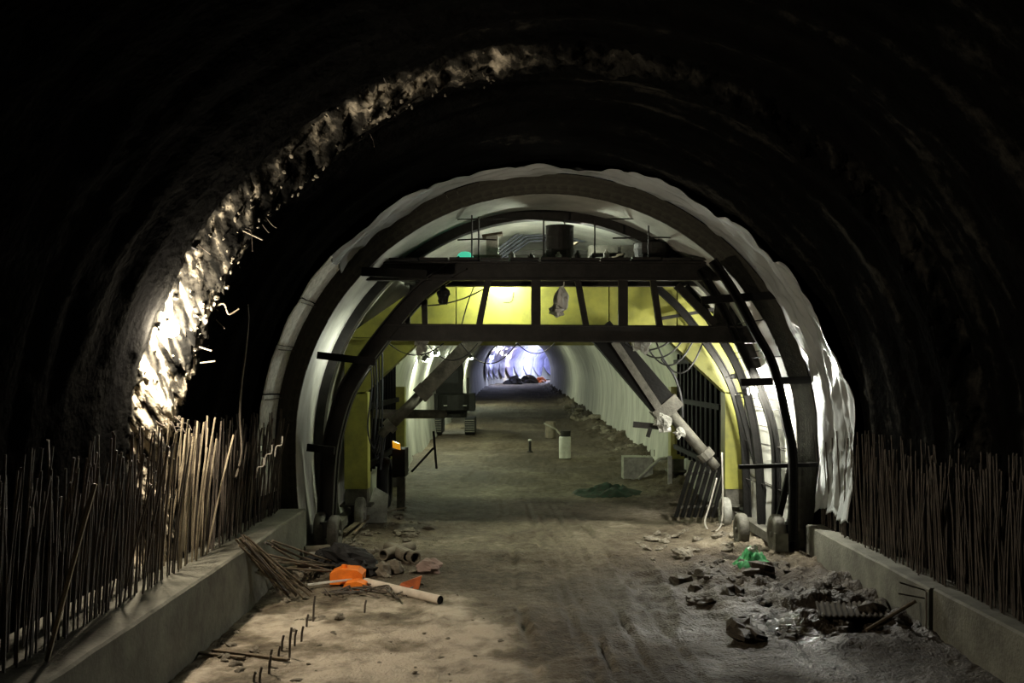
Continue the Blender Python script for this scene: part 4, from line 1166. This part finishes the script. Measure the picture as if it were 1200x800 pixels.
wallwire([P(235, 425, 15.4), P(244, 424, 15.3), P(252, 423, 15.3)], 0.012, M_PIPE, wall_left)
wallwire([P(232, 406, 15.3), P(248, 411, 15.2)], 0.012, M_PIPE, wall_left)
wallwire([P(206, 285, 15.0), P(222, 288, 14.9), P(232, 293, 14.9)], 0.025, M_CABLE, wall_left)
wallwire([P(262, 262, 15.2), P(280, 268, 15.1), P(308, 281, 15.0)], 0.014, M_PIPE, wall_left)
wallwire([P(295, 235, 15.3), P(292, 246, 15.2), P(282, 258, 15.2)], 0.018, M_PIPE, ceiling)
for k in range(12):
    s = random.uniform(-9, -1.0); Y = 15.1 + random.gauss(0, 0.25)
    x, z = prof(R_near(Y, s)[0] - 0.08, s)
    p = Vector((CX + x, Y, z)); inn = (Vector((CX, Y, ZC)) - p).normalized()
    wallwire([p, p + inn * 0.12 + Vector((0, random.uniform(-.1, .1), random.uniform(-.1, .05))), p + inn * 0.2 + Vector((0, random.uniform(-.2, .2), random.uniform(-.25, .05)))], 0.006, M_REBAR, wall_left if s < -5 else ceiling)
# hooks tied into the bars of the left fence
for (x_, y_) in ((300, 560), (310, 545), (322, 535)):
    wallwire([P(x_, y_, 17.5), P(x_ + 2, y_ - 12, 17.5), P(x_ + 8, y_ - 14, 17.5), P(x_ + 9, y_ - 24, 17.5)], 0.012, M_PALECABLE, kl, 'tie_hook')

# ------------------------------------------------------------------ far bend: hung membrane and site clutter
drape = thing('hanging_membrane', (CX - 4.9, 180, grade(180) + 4), 'lavender plastic membrane hung in scallops on the distant bend', 'membrane')
for k in range(9):
    Ya, Yb_ = 152 + k * 6.5, 152 + (k + 1) * 6.5
    mb = MB(); nu, nv = 14, 12
    for j in range(nv + 1):
        for i in range(nu + 1):
            u = i / nu; v = j / nv
            Y = Ya + (Yb_ - Ya) * u
            drop = 4 * u * (1 - u)
            s = -(3.0 + 4.2 * v + 1.4 * drop * v)
            x, z = prof(R_IN - 0.25 - 0.35 * v * drop - 0.10 * math.sin(v * 16 + 3 * drop), s)
            mb.v.append((CX + x + bend(Y), Y, z + grade(Y)))
    mb.f = [(r * (nu + 1) + i, r * (nu + 1) + i + 1, (r + 1) * (nu + 1) + i + 1, (r + 1) * (nu + 1) + i) for r in range(nv) for i in range(nu)]
    o = mb.build('scallop', M_DRAPE, drape, smooth=True)
    md = o.modifiers.new('thick', 'SOLIDIFY'); md.thickness = 0.02
for k, (sd, Y, s_, m, lb) in enumerate([(-2.5, 168, 1.0, M_STEEL, 'dark spoil pile at the start of the distant bend'), (-1.2, 174, 1.1, M_STEEL, 'largest dark spoil pile on the distant bend'), (0.3, 178, 0.7, M_RED, 'reddish pile of material on the distant bend'), (-2.6, 182, 0.9, M_STEEL, 'dark pile farthest along the distant bend')]):
    p = far_pt(sd + 0.9, Y, 0.2)
    blob('spoil_pile', p, s_ * 1.4, s_ * 1.6, s_, m, lb, 'pile', k + 3, 0.6, 18)
